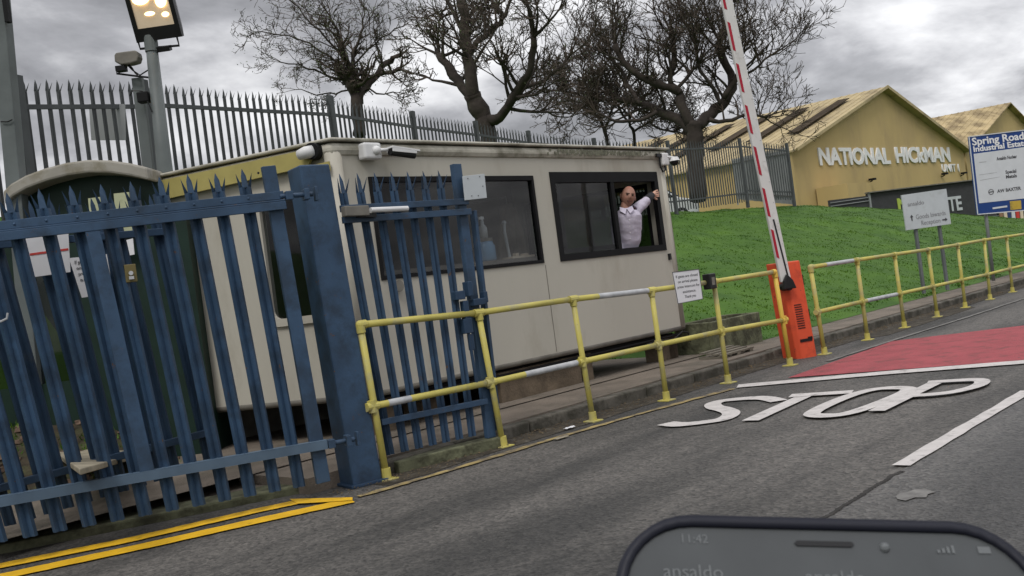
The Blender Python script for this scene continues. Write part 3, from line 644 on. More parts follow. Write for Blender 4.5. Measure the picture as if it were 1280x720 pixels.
# boom: nearly upright, leaning back over
bb = P(982, 352, D0 - .22); bt = P(893, -72, D0 - .22); bx = Vector((1, .25, 0)).normalized(); ax = (bt - bb).normalized(); by = ax.cross(bx)
m = MB(); m.bar(bb, bt, .135, .05, bx); boom = m.build('boom', M['boomwhite'], t, bevel=.01)
m = MB(); Lb = (bt - bb).length; k = .30; fs = (-1 if (bx.cross(ax)).dot(Vector((0, -1, 0))) < 0 else 1); fn = Vector((0, -1, 0)); fn = (fn - ax * fn.dot(ax)); fn = (fn - bx * fn.dot(bx)).normalized()
while k < Lb:
    c = bb + ax * (k + .17) - bx * .048 + fn * .026; m.hexa([c - ax * .17 - bx * .016 - fn * .001, c - ax * .19 + bx * .016 - fn * .001, c - ax * .19 + bx * .016 + fn * .003, c - ax * .17 - bx * .016 + fn * .003], [c + ax * .17 - bx * .016 - fn * .001, c + ax * .15 + bx * .016 - fn * .001, c + ax * .15 + bx * .016 + fn * .003, c + ax * .17 - bx * .016 + fn * .003]); k += .50
m.build('reflector', M['boomred'], boom)
m = MB(); k = .2
while k < Lb: m.ball(bb + ax * k + bx * .045 + fn * .026, .006, 6, 4); k += .25
m.build('rivet', M['galv'], boom)
m = MB(); m.bar(bb + ax * .0 + bx * .03 + fn * .028, bb + ax * .75 - bx * .005 + fn * .028, .018, .01, bx); m.build('stay_rod', M['black'], boom)
m = MB(); c = bb - ax * .03; m.prism([c - bx * .085 - ax * .06 + fn * .03, c + bx * .085 - ax * .06 + fn * .03, c + bx * .06 + ax * .04 + fn * .03, c + ax * .12 + fn * .03, c - bx * .06 + ax * .04 + fn * .03], fn * .05)
m.tube([c - ax * .03 - fn * .10, c - ax * .03 + fn * .07], .05, 14); m.build('pivot_hub', M['black'], t, bevel=.01)

# ------------------------------------------------------------------ gatehouse cabin
CL = Vector((-1.42, 8.47)); CRt = Vector((2.145, 12.26)); c1e = (CRt - CL).normalized(); CLen = (CRt - CL).length; c2e = Vector((-1.98, .83)).normalized(); CDep = 2.15
cE = Vector((c1e.x, c1e.y, 0)); cD = Vector((c2e.x, c2e.y, 0)); cN = Vector((cE.y, -cE.x, 0)); sN = Vector((-cD.y, cD.x, 0)) * 1.0
if sN.dot(Vector((0, -1, 0))) < 0: sN = -sN
ZB, ZT = .455, 2.80
def cs(s, d, z): return Vector((CL.x, CL.y, z)) + cE * s + cD * d
def face(x, y):
    p = PL(x, y, CL, CRt); return (Vector((p.x, p.y)) - CL).dot(c1e), p.z
cabin = thing('gatehouse_cabin', (CL.x + .5, CL.y + 1, 0), 'cream portable gatehouse cabin with black framed windows behind the yellow railings', 'cabin')
w2a, w2b = face(686, 216)[0], face(834, 322)[0]; wz0, wz1 = face(700, 327)[1], face(760, 215)[1]
w1a, w1b = face(470, 300)[0], face(676, 300)[0]; v0, v1 = face(620, 335)[1], face(620, 220)[1]
TH = .07
def wallbox(m, s0, s1, z0, z1):   # front wall piece
    m.hexa([cs(s0, 0, z0), cs(s1, 0, z0), cs(s1, 0, z0) - cN * TH, cs(s0, 0, z0) - cN * TH], [cs(s0, 0, z1), cs(s1, 0, z1), cs(s1, 0, z1) - cN * TH, cs(s0, 0, z1) - cN * TH])
m = MB(); zt = ZT - .06
cuts = [(0.06, w1a), (w1b, w2a), (w2b, CLen - .02)]
for s0, s1 in cuts: wallbox(m, s0, s1, ZB + .06, zt)
wallbox(m, w1a, w1b, ZB + .06, v0); wallbox(m, w1a, w1b, v1, zt); wallbox(m, w2a, w2b, ZB + .06, wz0); wallbox(m, w2a, w2b, wz1, zt)
# rounded corner posts and lower sill curve
m.build('front_wall', M['cream'], cabin)
m = MB(); m.tube([cs(.06, .06, ZB + .05) , cs(.06, .06, zt)], .085, 16); m.build('corner_post', M['cream'], cabin, smooth=True)
m = MB(); m.tube([cs(CLen - .06, .06, ZB + .05), cs(CLen - .06, .06, zt)], .075, 16); m.build('corner_post', M['cream'], cabin, smooth=True)
m = MB()
for s in (face(685, 300)[0] - .04, face(688, 400)[0] + .0): pass
sj = face(693, 420)[0]; m.box(cs(sj, 0, ZB + .08) + cN * .001, cE * .006, cN * .003, Z * (wz0 - ZB - .1)); m.build('panel_joint', M['grime'], cabin)
# side, back and end walls
def side_pt(x, y):
    p = PL(x, y, CL, CL + c2e); return (Vector((p.x, p.y)) - CL).dot(c2e), p.z
da, dz1 = side_pt(398, 240); db, _ = side_pt(330, 300); dz0 = side_pt(352, 400)[1]
def sidebox(m, d0, d1, z0, z1): m.hexa([cs(0, d0, z0), cs(0, d1, z0), cs(0, d1, z0) - sN * TH, cs(0, d0, z0) - sN * TH], [cs(0, d0, z1), cs(0, d1, z1), cs(0, d1, z1) - sN * TH, cs(0, d0, z1) - sN * TH])
m = MB(); sidebox(m, .06, da, ZB + .06, zt); sidebox(m, db, CDep, ZB + .06, zt); sidebox(m, da, db, ZB + .06, dz0); sidebox(m, da, db, dz1, zt); m.build('side_wall', M['cream'], cabin)
m = MB(); q = cs(CLen - .02, 0, 0); ez0, ez1 = 1.42, 2.38
for d0_, d1_, z0_, z1_ in ((0, .22, ZB + .06, zt), (1.95, CDep, ZB + .06, zt), (.22, 1.95, ZB + .06, ez0), (.22, 1.95, ez1, zt)): m.box(q + cD * d0_ + Z * z0_, cD * (d1_ - d0_), -cE * TH, Z * (z1_ - z0_))
m.build('end_wall', M['cream'], cabin)
m = MB()
for d0_, d1_, z0_, z1_ in ((.22, .27, ez0, ez1), (1.90, 1.95, ez0, ez1), (1.06, 1.10, ez0 + .05, ez1 - .05), (.27, 1.90, ez0, ez0 + .05), (.27, 1.90, ez1 - .05, ez1)): m.box(q + cD * d0_ + Z * z0_ + cE * .005, cD * (d1_ - d0_), -cE * .06, Z * (z1_ - z0_))
M['dimglass'] = glass('dirty_tinted_glass', (.22, .24, .22)); ew = m.build('end_window', M['blackm'], cabin); m = MB(); m.box(q + cD * .27 + Z * (ez0 + .05) - cE * .02, cD * 1.63, -cE * .005, Z * (ez1 - ez0 - .1)); m.build('pane', M['dimglass'], ew)  # dark tint put into the end pane to keep the room behind it dark
m = MB(); m.box(cs(0, CDep, ZB + .06), cE * CLen, -cD * TH, Z * (zt - ZB - .06)); m.build('back_wall', M['interior'], cabin); m = MB(); m.box(cs(0.02, CDep - .02, .0), cE * (CLen - .04), -cD * .05, Z * (ZB + .05)); m.build('rear_skirt', M['grime'], cabin)  # low panel added behind the underfloor gap to make it dark under the cabin
m = MB(); m.hexa([cs(.03, .03, ZB + .02), cs(CLen - .03, .03, ZB + .02), cs(CLen - .03, CDep, ZB + .02), cs(.03, CDep, ZB + .02)], [cs(.03, .03, ZB + .09), cs(CLen - .03, .03, ZB + .09), cs(CLen - .03, CDep, ZB + .09), cs(.03, CDep, ZB + .09)]); m.build('floor', M['interior'], cabin)
# bottom rounded lip
m = MB(); m.tube([cs(.02, .035, ZB + .05), cs(CLen - .02, .035, ZB + .05)], .038, 14); m.tube([cs(.035, .02, ZB + .05), cs(.035, CDep, ZB + .05)], .038, 14); m.build('sill_lip', M['grime'], cabin, smooth=True)  # dark grey stands for grime and the shadow gap at the wall foot
# roof with overhanging rounded fascia
m = MB(); oh = .035
m.hexa([cs(-oh, -oh, zt - .10), cs(CLen + oh, -oh, zt - .10), cs(CLen + oh, CDep, zt - .10), cs(-oh, CDep, zt - .10)], [cs(-oh, -oh, ZT - .035), cs(CLen + oh, -oh, ZT - .035), cs(CLen + oh, CDep, ZT - .035), cs(-oh, CDep, ZT - .035)])
roof = m.build('roof', M['cream_roof'], cabin, bevel=.05)
m = MB(); m.hexa([cs(-oh - .02, -oh - .02, ZT - .028), cs(CLen + oh + .02, -oh - .02, ZT - .028), cs(CLen + oh + .02, CDep, ZT - .028), cs(-oh - .02, CDep, ZT - .028)], [cs(-oh - .02, -oh - .02, ZT), cs(CLen + oh + .02, -oh - .02, ZT), cs(CLen + oh + .02, CDep, ZT), cs(-oh - .02, CDep, ZT)]); m.build('roof_edge', M['cream_roof'], roof, bevel=.012)
m = MB(); o0, o1 = .12, CDep
m.prism([cs(0, o0, ZT - .07) + sN * .045, cs(0, o1, ZT - .07) + sN * .045, cs(0, o1, ZT - .26) + sN * .045, cs(0, o0 + .10, ZT - .22) + sN * .045], sN * .03); m.build('side_fascia', M['yellowtrim'], cabin)
m = MB(); m.prism([cs(0, .0, ZT - .21) + sN * .05, cs(0, .30, ZT - .22) + sN * .05, cs(0, .30, ZT - .30) + sN * .05, cs(0, .0, ZT - .29) + sN * .05], sN * .02); m.build('yellow_bracket', M['yellowtrim'], cabin)
# windows
def window(s0, s1, z0, z1, name='window', fr=.055, top=.05, split=None, opened=None):
    m = MB()
    def fb(a, b, c, d, off=.012, th=.05): m.hexa([cs(a, 0, c) + cN * off, cs(b, 0, c) + cN * off, cs(b, 0, c) - cN * th, cs(a, 0, c) - cN * th], [cs(a, 0, d) + cN * off, cs(b, 0, d) + cN * off, cs(b, 0, d) - cN * th, cs(a, 0, d) - cN * th])
    fb(s0, s1, z1 - top, z1); fb(s0, s1, z0, z0 + fr); fb(s0, s0 + fr, z0 + fr, z1 - top); fb(s1 - fr, s1, z0 + fr, z1 - top)
    if split: fb(split - .045, split + .02, z0 + fr, z1 - top, .008)
    w = m.build(name, M['blackm'], cabin)
    m = MB(); e_ = split if opened else s1 - fr
    m.box(cs(s0 + fr, 0, z0 + fr) - cN * .02, cE * (e_ - s0 - fr), -cN * .005, Z * (z1 - top - z0 - fr)); m.build('pane', M['glass'], w)
    return w
sp = face(772, 280)[0]
wr = window(w2a, w2b, wz0, wz1, fr=.075, top=.12, split=sp, opened=True); wl = window(w1a, w1b, v0, v1, fr=.035, top=.05)
wr['label'] = 'right window with its sliding half open'
m = MB(); d_ = .10
# inner slider: second sash seen behind the pane
m.bar(cs(w2a + .18, 0, wz0 + .10) - cN * .05, cs(w2a + .18, 0, wz1 - .14) - cN * .05, .05, .02, cE); m.bar(cs(w2a + .09, 0, wz0 + .11) - cN * .05, cs(sp, 0, wz0 + .11) - cN * .05, .05, .02, Z); m.build('inner_sash', M['blackm'], wr)
# side door window with rounded cream frame
m = MB()
def rrect(cx_, cz, w, h, r, n=5):
    o = []
    for sx, sz, a0 in ((1, 1, 0), (-1, 1, 90), (-1, -1, 180), (1, -1, 270)):
        for k in range(n + 1):
            a = R(a0 + 90 * k / n); o.append((cx_ + sx * (w / 2 - r) + r * math.cos(a), cz + sz * (h / 2 - r) + r * math.sin(a)))
    return o
dm, zm = (da + db) / 2, (dz0 + dz1) / 2; dw, dh = db - da, dz1 - dz0
oo = rrect(dm, zm, dw + .12, dh + .12, .12); ii = rrect(dm, zm, dw - .02, dh - .02, .08); k = len(oo)
vs = [cs(0, a, b) + sN * .03 for a, b in oo] + [cs(0, a, b) + sN * .03 for a, b in ii] + [cs(0, a, b) - sN * .01 for a, b in oo] + [cs(0, a, b) - sN * .01 for a, b in ii]
m.add(vs, [(i, (i + 1) % k, k + (i + 1) % k, k + i) for i in range(k)] + [(i, 2 * k + i, 2 * k + (i + 1) % k, (i + 1) % k) for i in range(k)] + [(k + i, k + (i + 1) % k, 3 * k + (i + 1) % k, 3 * k + i) for i in range(k)])
sw = m.build('side_window', M['cream'], cabin)
m = MB(); m.box(cs(0, da, dz0) - sN * .01, cD * dw, -sN * .006, Z * dh); m.build('pane', M['glass'], sw)
# under-floor: bearers and blocks
for s, e_, bk in ((.12, .5, .12), (1.0, 1.3, .3), (face(632, 470)[0], face(735, 470)[0], .07), (face(742, 460)[0], face(752, 460)[0], .10), (face(838, 430)[0], face(858, 430)[0], .12), (CLen - .25, CLen - .05, .12)):
    m = MB(); m.box(cs(s, bk, 0.1), cE * (e_ - s), cD * .22, Z * (ZB - .12)); m.build('block_support', M['brownblock'], cabin, bevel=.01)
m = MB(); m.box(cs(.05, .16, ZB - .13), cE * (CLen - .1), cD * .08, Z * .12); m.tube([cs(.3, .04, ZB - .035) , cs(2.0, .04, ZB - .05), cs(CLen - .1, .03, ZB - .03)], .014, 8); m.build('chassis_beam', M['blackm'], cabin)
m = MB(); q = cs(CLen - .05, 0, ZB + .05) + cN * .03
m.tube([q - cE * .3 - Z * .12, q - cE * .1 - Z * .05, q + cE * .02 - Z * .08, q + cE * .05 - Z * .20], .010, 6); m.tube([q - cE * .9 - Z * .11, q - cE * .6 - Z * .10, q - cE * .3 - Z * .12], .010, 6); m.build('cable', M['black'], cabin)
m = MB(); 
for px in ((832, 247), (834, 258), (837, 280), (839, 300)):
    s, z = face(*px); m.tube([cs(s, 0, z) + cN * .0, cs(s, 0, z) + cN * .008], .010, 8)
m.build('bolt', M['white'], cabin)
m = MB(); s, z = face(836, 321); m.cbox(cs(s, 0, z) + cN * .015, cE * .035, cN * .03, Z * .08); m.build('latch', M['black'], cabin)
m = MB(); s, z = face(495, 358); m.tube([cs(s, 0, z) - cN * .0, cs(s, 0, z) + cN * .05], .055, 14); m.build('vent', M['grime'], cabin)
# white round conduit outlet by the corner
d, z = side_pt(397, 190); q = cs(0, d, z)
m = MB(); m.tube([q + sN * .02, q + sN * .10 - cD * .0], .075, 16); m.build('outlet_rim', M['blackm'], cabin)
m = MB(); m.tube([q + sN * .08, q + sN * .13 + cD * .04 - Z * .01, q + sN * .13 + cD * .11 - Z * .02], [.055, .055, .045], 14); m.build('outlet_hood', M['white'], cabin, smooth=True)

# CCTV bullet camera
s, z = face(457, 191); q = cs(s, 0, z)
t = thing('security_camera', q - Z * .08, 'white bullet security camera on a box mount at the near upper corner of the cabin', 'camera')
m = MB(); m.cbox(q + cN * .06, cE * .20, cN * .11, Z * .15); m.build('mount_box', M['white'], t, bevel=.02)
m = MB(); hd = face(503, 197); q2 = cs(hd[0], 0, hd[1]) + cN * .17; q1 = q + cN * .16 + cE * .05 - Z * .0; m.ball(q + cN * .12 + cE * .03, .042, 12, 8); m.tube([q + cN * .12 + cE * .03, q1 + cE * .08], .016, 8); m.build('swivel', M['white'], t, smooth=True)
ax_ = (q2 - q1).normalized(); st = q1 + ax_ * .10; sdv = ax_.cross(Z).normalized(); up = sdv.cross(ax_)
m = MB(); m.tube([st - up * .012, q2 - up * .012], .032, 12); m.build('barrel', M['black'], t)
m = MB(); m.hexa([st + sdv * .045 + up * .022, st - sdv * .045 + up * .022, st - sdv * .045 + up * .040, st + sdv * .045 + up * .040], [q2 + ax_ * .04 + sdv * .045 + up * .022, q2 + ax_ * .04 - sdv * .045 + up * .022, q2 + ax_ * .04 - sdv * .045 + up * .040, q2 + ax_ * .04 + sdv * .045 + up * .040])
for sg in (1, -1): m.hexa([st + sdv * .045 * sg - up * .012, st + sdv * .039 * sg - up * .012, st + sdv * .039 * sg + up * .022, st + sdv * .045 * sg + up * .022], [q2 + sdv * .045 * sg - up * .002, q2 + sdv * .039 * sg - up * .002, q2 + sdv * .039 * sg + up * .022, q2 + sdv * .045 * sg + up * .022])
m.build('sun_shield', M['white'], t, bevel=.004)
# dome camera at the far upper corner
s, z = face(822, 200); q = cs(s, 0, z)
t = thing('dome_camera', q - Z * .1, 'small white dome camera on a bracket at the far upper corner of the cabin', 'camera')
m = MB(); m.cbox(q + cN * .04 + cE * .08, cE * .14, cN * .08, Z * .16); m.build('mount_box', M['white'], t, bevel=.02)
m = MB(); c = q + cN * .10 + cE * .22 - Z * .03; m.tube([c + Z * .05, c - Z * .0], [.05, .075], 16); m.tube([q + cN * .06 + cE * .1 + Z * .03, c + Z * .04], .02, 8); m.build('dome_cover', M['white'], t, smooth=False)
m = MB(); m.ball(c - Z * .005, .058, 14, 8); m.build('dome_lens', M['black'], t, smooth=True)
m = MB(); c = q + cN * .05 - cE * .03; m.tube([c + Z * .05, c - Z * .02, c - Z * .10, c + cE * .04 - Z * .16, c + cE * .10 - Z * .14, c + cE * .10 - Z * .02], .011, 8); m.cbox(c + Z * .05, cE * .12, cN * .03, Z * .04); m.build('cable', M['black'], t)
# scum and flaking under the eaves at the far end
m = MB(); rq = random.Random(8)
for k in range(700):
    x = rq.gauss(735, 22) if k < 500 else rq.gauss(785, 12); y = 186 + abs(rq.gauss(0, 7)) if k < 500 else 190 + abs(rq.gauss(0, 6)); s, z = face(x, y)
    if s > CLen - .1: continue
    if z < zt - .055 or z > ZT - .06: continue
    off = .037 if z > zt - .10 else .001; r_ = rq.uniform(.006, .022); n_ = 6
    if abs(z - (zt - .10)) < .024: continue
    m.add([cs(s, 0, z) + cN * (off + .0005) + cE * (math.cos(a) * r_ * rq.uniform(.5, 1.2)) + Z * (math.sin(a) * r_ * rq.uniform(.5, 1.3)) + cN * k * .000003 for a in [i * 2 * math.pi / n_ for i in range(n_)]], [tuple(range(n_))])
m.build('flaking_scum', mat('scum', (.15, .15, .11), .9, var=.5, scale=30), cabin)

# things inside the cabin
desk_z = v0 + .085
t = thing('desk', cs(2.0, .5, ZB + .09), 'dark desk along the inside of the cabin front window', 'desk')
m = MB(); m.hexa([cs(.35, .12, desk_z - .04), cs(2.95, .12, desk_z - .04), cs(2.95, .62, desk_z - .04), cs(.35, .62, desk_z - .04)], [cs(.35, .12, desk_z), cs(2.95, .12, desk_z), cs(2.95, .62, desk_z), cs(.35, .62, desk_z)]); m.build('desk_top', M['desk'], t)
for s in (.4, 2.85):
    m = MB(); m.box(cs(s, .14, ZB + .09), cE * .05, cD * .44, Z * (desk_z - .04 - ZB - .09)); m.build('desk_leg', M['desk'], t)
def in_pt(x, y, back=.25):
    A = cs(0, 0, 0) - cN * back; B = A + cE; p = PL(x, y, (A.x, A.y), (B.x, B.y)); return p
c = in_pt(606, 305); c.z = desk_z
t = thing('water_bottle', c, 'translucent blue water bottle on the desk behind the left cabin window', 'bottle')
m = MB(); m.tube([c, c + Z * .02, c + Z * .16, c + Z * .18, c + Z * .21], [.095, .105, .105, .09, .085], 18); m.build('bottle', M['waterblue'], t, smooth=True)
m = MB(); m.tube([c + Z * .211, c + Z * .245], .088, 18); m.build('cap', M['grime'], t)
t = thing('spray_bottle', c + Z * .245, 'clear spray bottle standing on top of the blue water bottle', 'bottle')
m = MB(); b = c + Z * .246; m.tube([b, b + Z * .11, b + Z * .15, b + Z * .19], [.045, .045, .02, .018], 14); m.build('bottle', M['whitish'], t, smooth=True)
m = MB(); m.cbox(b + Z * .215 - cE * .01, cE * .07, cN * .025, Z * .03); m.tube([b + Z * .19, b + Z * .235], .012, 8); m.build('nozzle', M['white'], t)
c = in_pt(634, 297); c.z = desk_z
t = thing('desk_stand', c, 'pale upright stand with a tray on the desk behind the left cabin window', 'stand')
m = MB(); m.tube([c + Z * .02, c + Z * .30 - cE * .03, c + Z * .38 - cE * .02], .016, 8); m.ball(c + Z * .40 - cE * .02, .026, 8, 6); m.build('stem', M['whitish'], t)
m = MB(); m.hexa([c - cE * .04 + cN * .08, c + cE * .32 + cN * .08, c + cE * .32 - cN * .08, c - cE * .04 - cN * .08], [v + Z * .025 for v in (c - cE * .04 + cN * .08, c + cE * .32 + cN * .08, c + cE * .32 - cN * .08, c - cE * .04 - cN * .08)]); m.cbox(c + cE * .1 + Z * .04, cE * .05, cN * .05, Z * .04); m.cbox(c + cE * .24 + Z * .035, cE * .08, cN * .05, Z * .03); m.build('tray', M['creamb'], t)
# hanging sheet added to stand in for a reflection in the right pane
c = cs(w2a + .75, 1.1, 0)
t = thing('hanging_coat', c + Z * (wz0 - .05), 'brown coat on a hook inside the cabin behind the right window pane', 'coat')
m = MB(); n_ = 10; vs = []
for i in range(n_ + 1):
    for j in range(9):
        f = i / n_; wdt = .10 + .22 * f ** .7; x = (j / 8 - .5) * 2 * wdt; vs.append(c + cE * x + cN * (.05 * math.sin(j * 1.9 + f * 2) + .04 * (1 - abs(j - 4) / 4)) + Z * (wz1 - .2 - f * .85))
m.add(vs, [(i * 9 + j, i * 9 + j + 1, (i + 1) * 9 + j + 1, (i + 1) * 9 + j) for i in range(n_) for j in range(8)]); co = m.build('cloth', mat('khaki_cloth', (.26, .22, .17), .9, var=.3, scale=5), t, smooth=True)
so = co.modifiers.new('s', 'SOLIDIFY'); so.thickness = .03
m = MB(); q = c + Z * (wz1 - .2); m.tube([q, q + Z * .08, q + Z * .08 + cD * (CDep - 1.1 - .06)], .012, 6); m.build('hook', M['galv'], t)

# ------------------------------------------------------------------ the man at the window
def skin_mesh(name, nodes, edges, mt, parent, levels=2, root=0):
    org = Vector((0, 0, 0)); p = parent
    while p is not None: org += p.location; p = p.parent
    me = bpy.data.meshes.new(name); me.from_pydata([tuple(Vector(c) - org) for c, r in nodes], edges, [])
    o = bpy.data.objects.new(name, me); COL.objects.link(o); o.parent = parent
    o.modifiers.new('skin', 'SKIN'); sv = me.skin_vertices[0].data
    for i, (c, r) in enumerate(nodes):
        sv[i].radius = (r, r) if not isinstance(r, tuple) else r; sv[i].use_root = (i == root)
    sb = o.modifiers.new('sub', 'SUBSURF'); sb.levels = levels; sb.render_levels = levels
    dg = bpy.context.evaluated_depsgraph_get(); m2 = bpy.data.meshes.new_from_object(o.evaluated_get(dg)); o.modifiers.clear(); o.data = m2
    m2.materials.clear(); m2.materials.append(mt)
    for pl in m2.polygons: pl.use_smooth = True
    return o
def wp(x, y, off):   # point seen at (x, y) lying 'off' metres in front of the cabin face (negative = inside)
    A = cs(0, 0, 0) + cN * off; B = A + cE; return PL(x, y, (A.x, A.y), (B.x, B.y))
hdc = wp(785, 246, -.01)           # head centre
floor_z = ZB + .09
nk = wp(781, 260, -.05); sh = wp(781.5, 268, -.07)
man = thing('person', Vector((sh.x, sh.y, floor_z)) - cN * .15, 'balding man in pale lilac shirt at the open cabin window with one arm raised', 'person')
shR = wp(794, 263, -.03); shL = wp(771, 271, -.16); chest = wp(783, 280, -.10); waist = wp(784, 303, -.16)
hip = Vector((waist.x, waist.y, floor_z + .93)) - cN * .12; elb = wp(808, 251, .05); wri = wp(815, 243.5, .055)
kneeR = hip + Vector((.12, 0, -.45)); ankR = Vector((hip.x + .13, hip.y, floor_z + .09)); kneeL = hip + Vector((-.12, 0, -.45)); ankL = Vector((hip.x - .12, hip.y, floor_z + .09))
elL = shL + Vector((-.05, .05, -.28)); wrL = elL + Vector((.08, -.05, -.22))
fx = (Vector((0, 0, EYE)) - hdc); fx.z = 0; fx = (fx.normalized() + Vector((.25, 0, 0))).normalized(); rx = fx.cross(Z) * -1; rx.normalize()
def loft(m, secs, n=22):
    """oval rings: (centre, half width along rx, half depth along fx)"""
    b = len(m.v)
    for c, w_, d_ in secs:
        for k in range(n):
            a = 2 * math.pi * k / n; m.v.append(Vector(c) + rx * (math.cos(a) * w_) + fx * (math.sin(a) * d_))
    for i in range(len(secs) - 1):
        for k in range(n): m.f.append((b + i * n + k, b + i * n + (k + 1) % n, b + (i + 1) * n + (k + 1) % n, b + (i + 1) * n + k)); m.mi.append(0)
    m.f.append(tuple(b + k for k in range(n))); m.mi.append(0); m.f.append(tuple(b + (len(secs) - 1) * n + k for k in range(n))); m.mi.append(0)
def merge(o, vox, sm=6):
    """melt the overlapping pieces into one continuous surface"""
    r = o.modifiers.new('r', 'REMESH'); r.mode = 'VOXEL'; r.voxel_size = vox; q = o.modifiers.new('q', 'SMOOTH'); q.iterations = sm; q.factor = .6
    dg = bpy.context.evaluated_depsgraph_get(); m2 = bpy.data.meshes.new_from_object(o.evaluated_get(dg)); mt = o.data.materials[0]; o.modifiers.clear(); o.data = m2
    m2.materials.clear(); m2.materials.append(mt)
    for pl in m2.polygons: pl.use_smooth = True
    return o
hipR, hipL = hip + rx * .09 - Z * .06, hip - rx * .09 - Z * .06
kneeR, kneeL = hipR - Z * .42 + fx * .04, hipL - Z * .42 + fx * .03; ankR, ankL = Vector((hipR.x, hipR.y, floor_z + .07)), Vector((hipL.x, hipL.y, floor_z + .07))
elL = shL + Vector((-.03, .05, -.28)); wrL = elL + fx * .10 - Z * .20
def torso(m, g):
    loft(m, [(hip - Z * .12, .155 + g, .105 + g), (hip, .165 + g, .115 + g), (waist.lerp(hip, .3), .150 + g, .110 + g), (waist, .150 + g, .112 + g), (chest, .172 + g, .118 + g), (sh.lerp(chest, .25), .178 + g, .105 + g), (sh + Z * .035, .125 + g, .078 + g), (nk - Z * .03, .066 + g, .062 + g)])
m = MB(); torso(m, 0)
m.tube([nk - Z * .06, nk, nk.lerp(hdc, .6)], [.066, .060, .058], 16)
m.tube([shR, elb], [.062, .045], 14); m.ball(elb, .045, 12, 8); m.tube([elb, elb.lerp(wri, .5), wri], [.045, .040, .029], 14)
m.tube([shL, elL], [.060, .044], 14); m.ball(elL, .044, 12, 8); m.tube([elL, wrL, wrL + fx * .09], [.042, .029, .036], 14)
for a, b, c in ((hipR, kneeR, ankR), (hipL, kneeL, ankL)): m.tube([a, b, b - Z * .15, c], [.095, .062, .058, .042], 14); m.ball(b, .062, 12, 8); m.ball(c + fx * .05 - Z * .03, .05, 12, 8, sc=(.9, .9, .7)); m.tube([c - Z * .03, c + fx * .16 - Z * .04], [.045, .03], 10)
body = merge(m.build('body', M['skin'], man), .013)
# head as a shaped ball facing the road
ta = R(15); HX = rx * math.cos(ta) - Z * math.sin(ta); HZ = Z * math.cos(ta) + rx * math.sin(ta)
m = MB(); vs = []; seg, ring = 32, 24; tiltv = Vector((0, 0, 1))
for i in range(ring + 1):
    th = math.pi * i / ring
    for k in range(seg):
        a = 2 * math.pi * k / seg; x = math.sin(th) * math.cos(a); y = math.sin(th) * math.sin(a); z = math.cos(th)   # x right, y forward
        wx = .088 * (1 - .20 * max(0, -z) ** 1.3); wy = .106 * (1 - .10 * max(0, -z))
        px_, py_, pz_ = x * wx, y * wy, z * .128
        if y > 0:
            nose = math.exp(-((x / .16) ** 2) - ((z + .16) / .20) ** 2) * .030 + math.exp(-((x / .10) ** 2) - ((z - .02) / .2) ** 2) * .010; brow = math.exp(-((z - .20) / .09) ** 2) * .007 * (1 - x * x)
            sock = -math.exp(-(((abs(x) - .40) / .16) ** 2) - ((z - .08) / .10) ** 2) * .012; chin = math.exp(-((x / .3) ** 2) - ((z + .86) / .16) ** 2) * .014; cheek = math.exp(-(((abs(x) - .5) / .2) ** 2) - ((z + .2) / .2) ** 2) * .006
            py_ += nose + brow + sock + chin + cheek
        vs.append(hdc + HX * px_ + fx * py_ + HZ * pz_)
m.add(vs, [(i * seg + k, (i + 1) * seg + k, (i + 1) * seg + (k + 1) % seg, i * seg + (k + 1) % seg) for i in range(ring) for k in range(seg)])
for sg in (-1, 1): m.ball(hdc + HX * sg * .090 - fx * .005 - HZ * .005, .022, 10, 8, sc=(.5, 1, 1.5))
m.build('head', M['skin'], man, smooth=True)
m = MB()
for sg in (-1, 1): m.ball(hdc + HX * sg * .033 + fx * .094 + HZ * .012, .013, 8, 6, sc=(1, 1, .6))
m.build('eye', M['eye'], man, smooth=True)  # enlarged dark eyes, giving the shadow under the brow as well
m = MB()
for sg in (-1, 1): m.bar(hdc + HX * sg * .012 + fx * .112 + HZ * .027, hdc + HX * sg * .055 + fx * .095 + HZ * .031, .008, .008, HZ)
m.build('eyebrow', M['hair'], man)  # brows enlarged to carry the brow shadow too
m = MB(); m.bar(hdc - HX * .028 + fx * .098 - HZ * .066, hdc + HX * .028 + fx * .098 - HZ * .060, .010, .014, HZ); m.build('mouth', M['eye'], man)
m = MB(); m.bar(hdc - HX * .018 + fx * .106 - HZ * .065, hdc + HX * .018 + fx * .106 - HZ * .059, .005, .006, HZ); m.build('teeth', M['lip'], man)
# short shaved hair round back and sides
m = MB(); vs = []; seg2, ring2 = 28, 8
for i in range(ring2 + 1):
    for k in range(seg2):
        a = R(200 + 140 * k / (seg2 - 1)) ; th = R(38 + 72 * i / ring2)
        x = math.sin(th) * math.cos(a); y = math.sin(th) * math.sin(a); z = math.cos(th); vs.append(hdc + HX * x * .0905 + fx * (y * .109) + HZ * z * .132)
m.add(vs, [(i * seg2 + k, i * seg2 + k + 1, (i + 1) * seg2 + k + 1, (i + 1) * seg2 + k) for i in range(ring2) for k in range(seg2 - 1)]); m.build('hair', M['hair'], man, smooth=True)
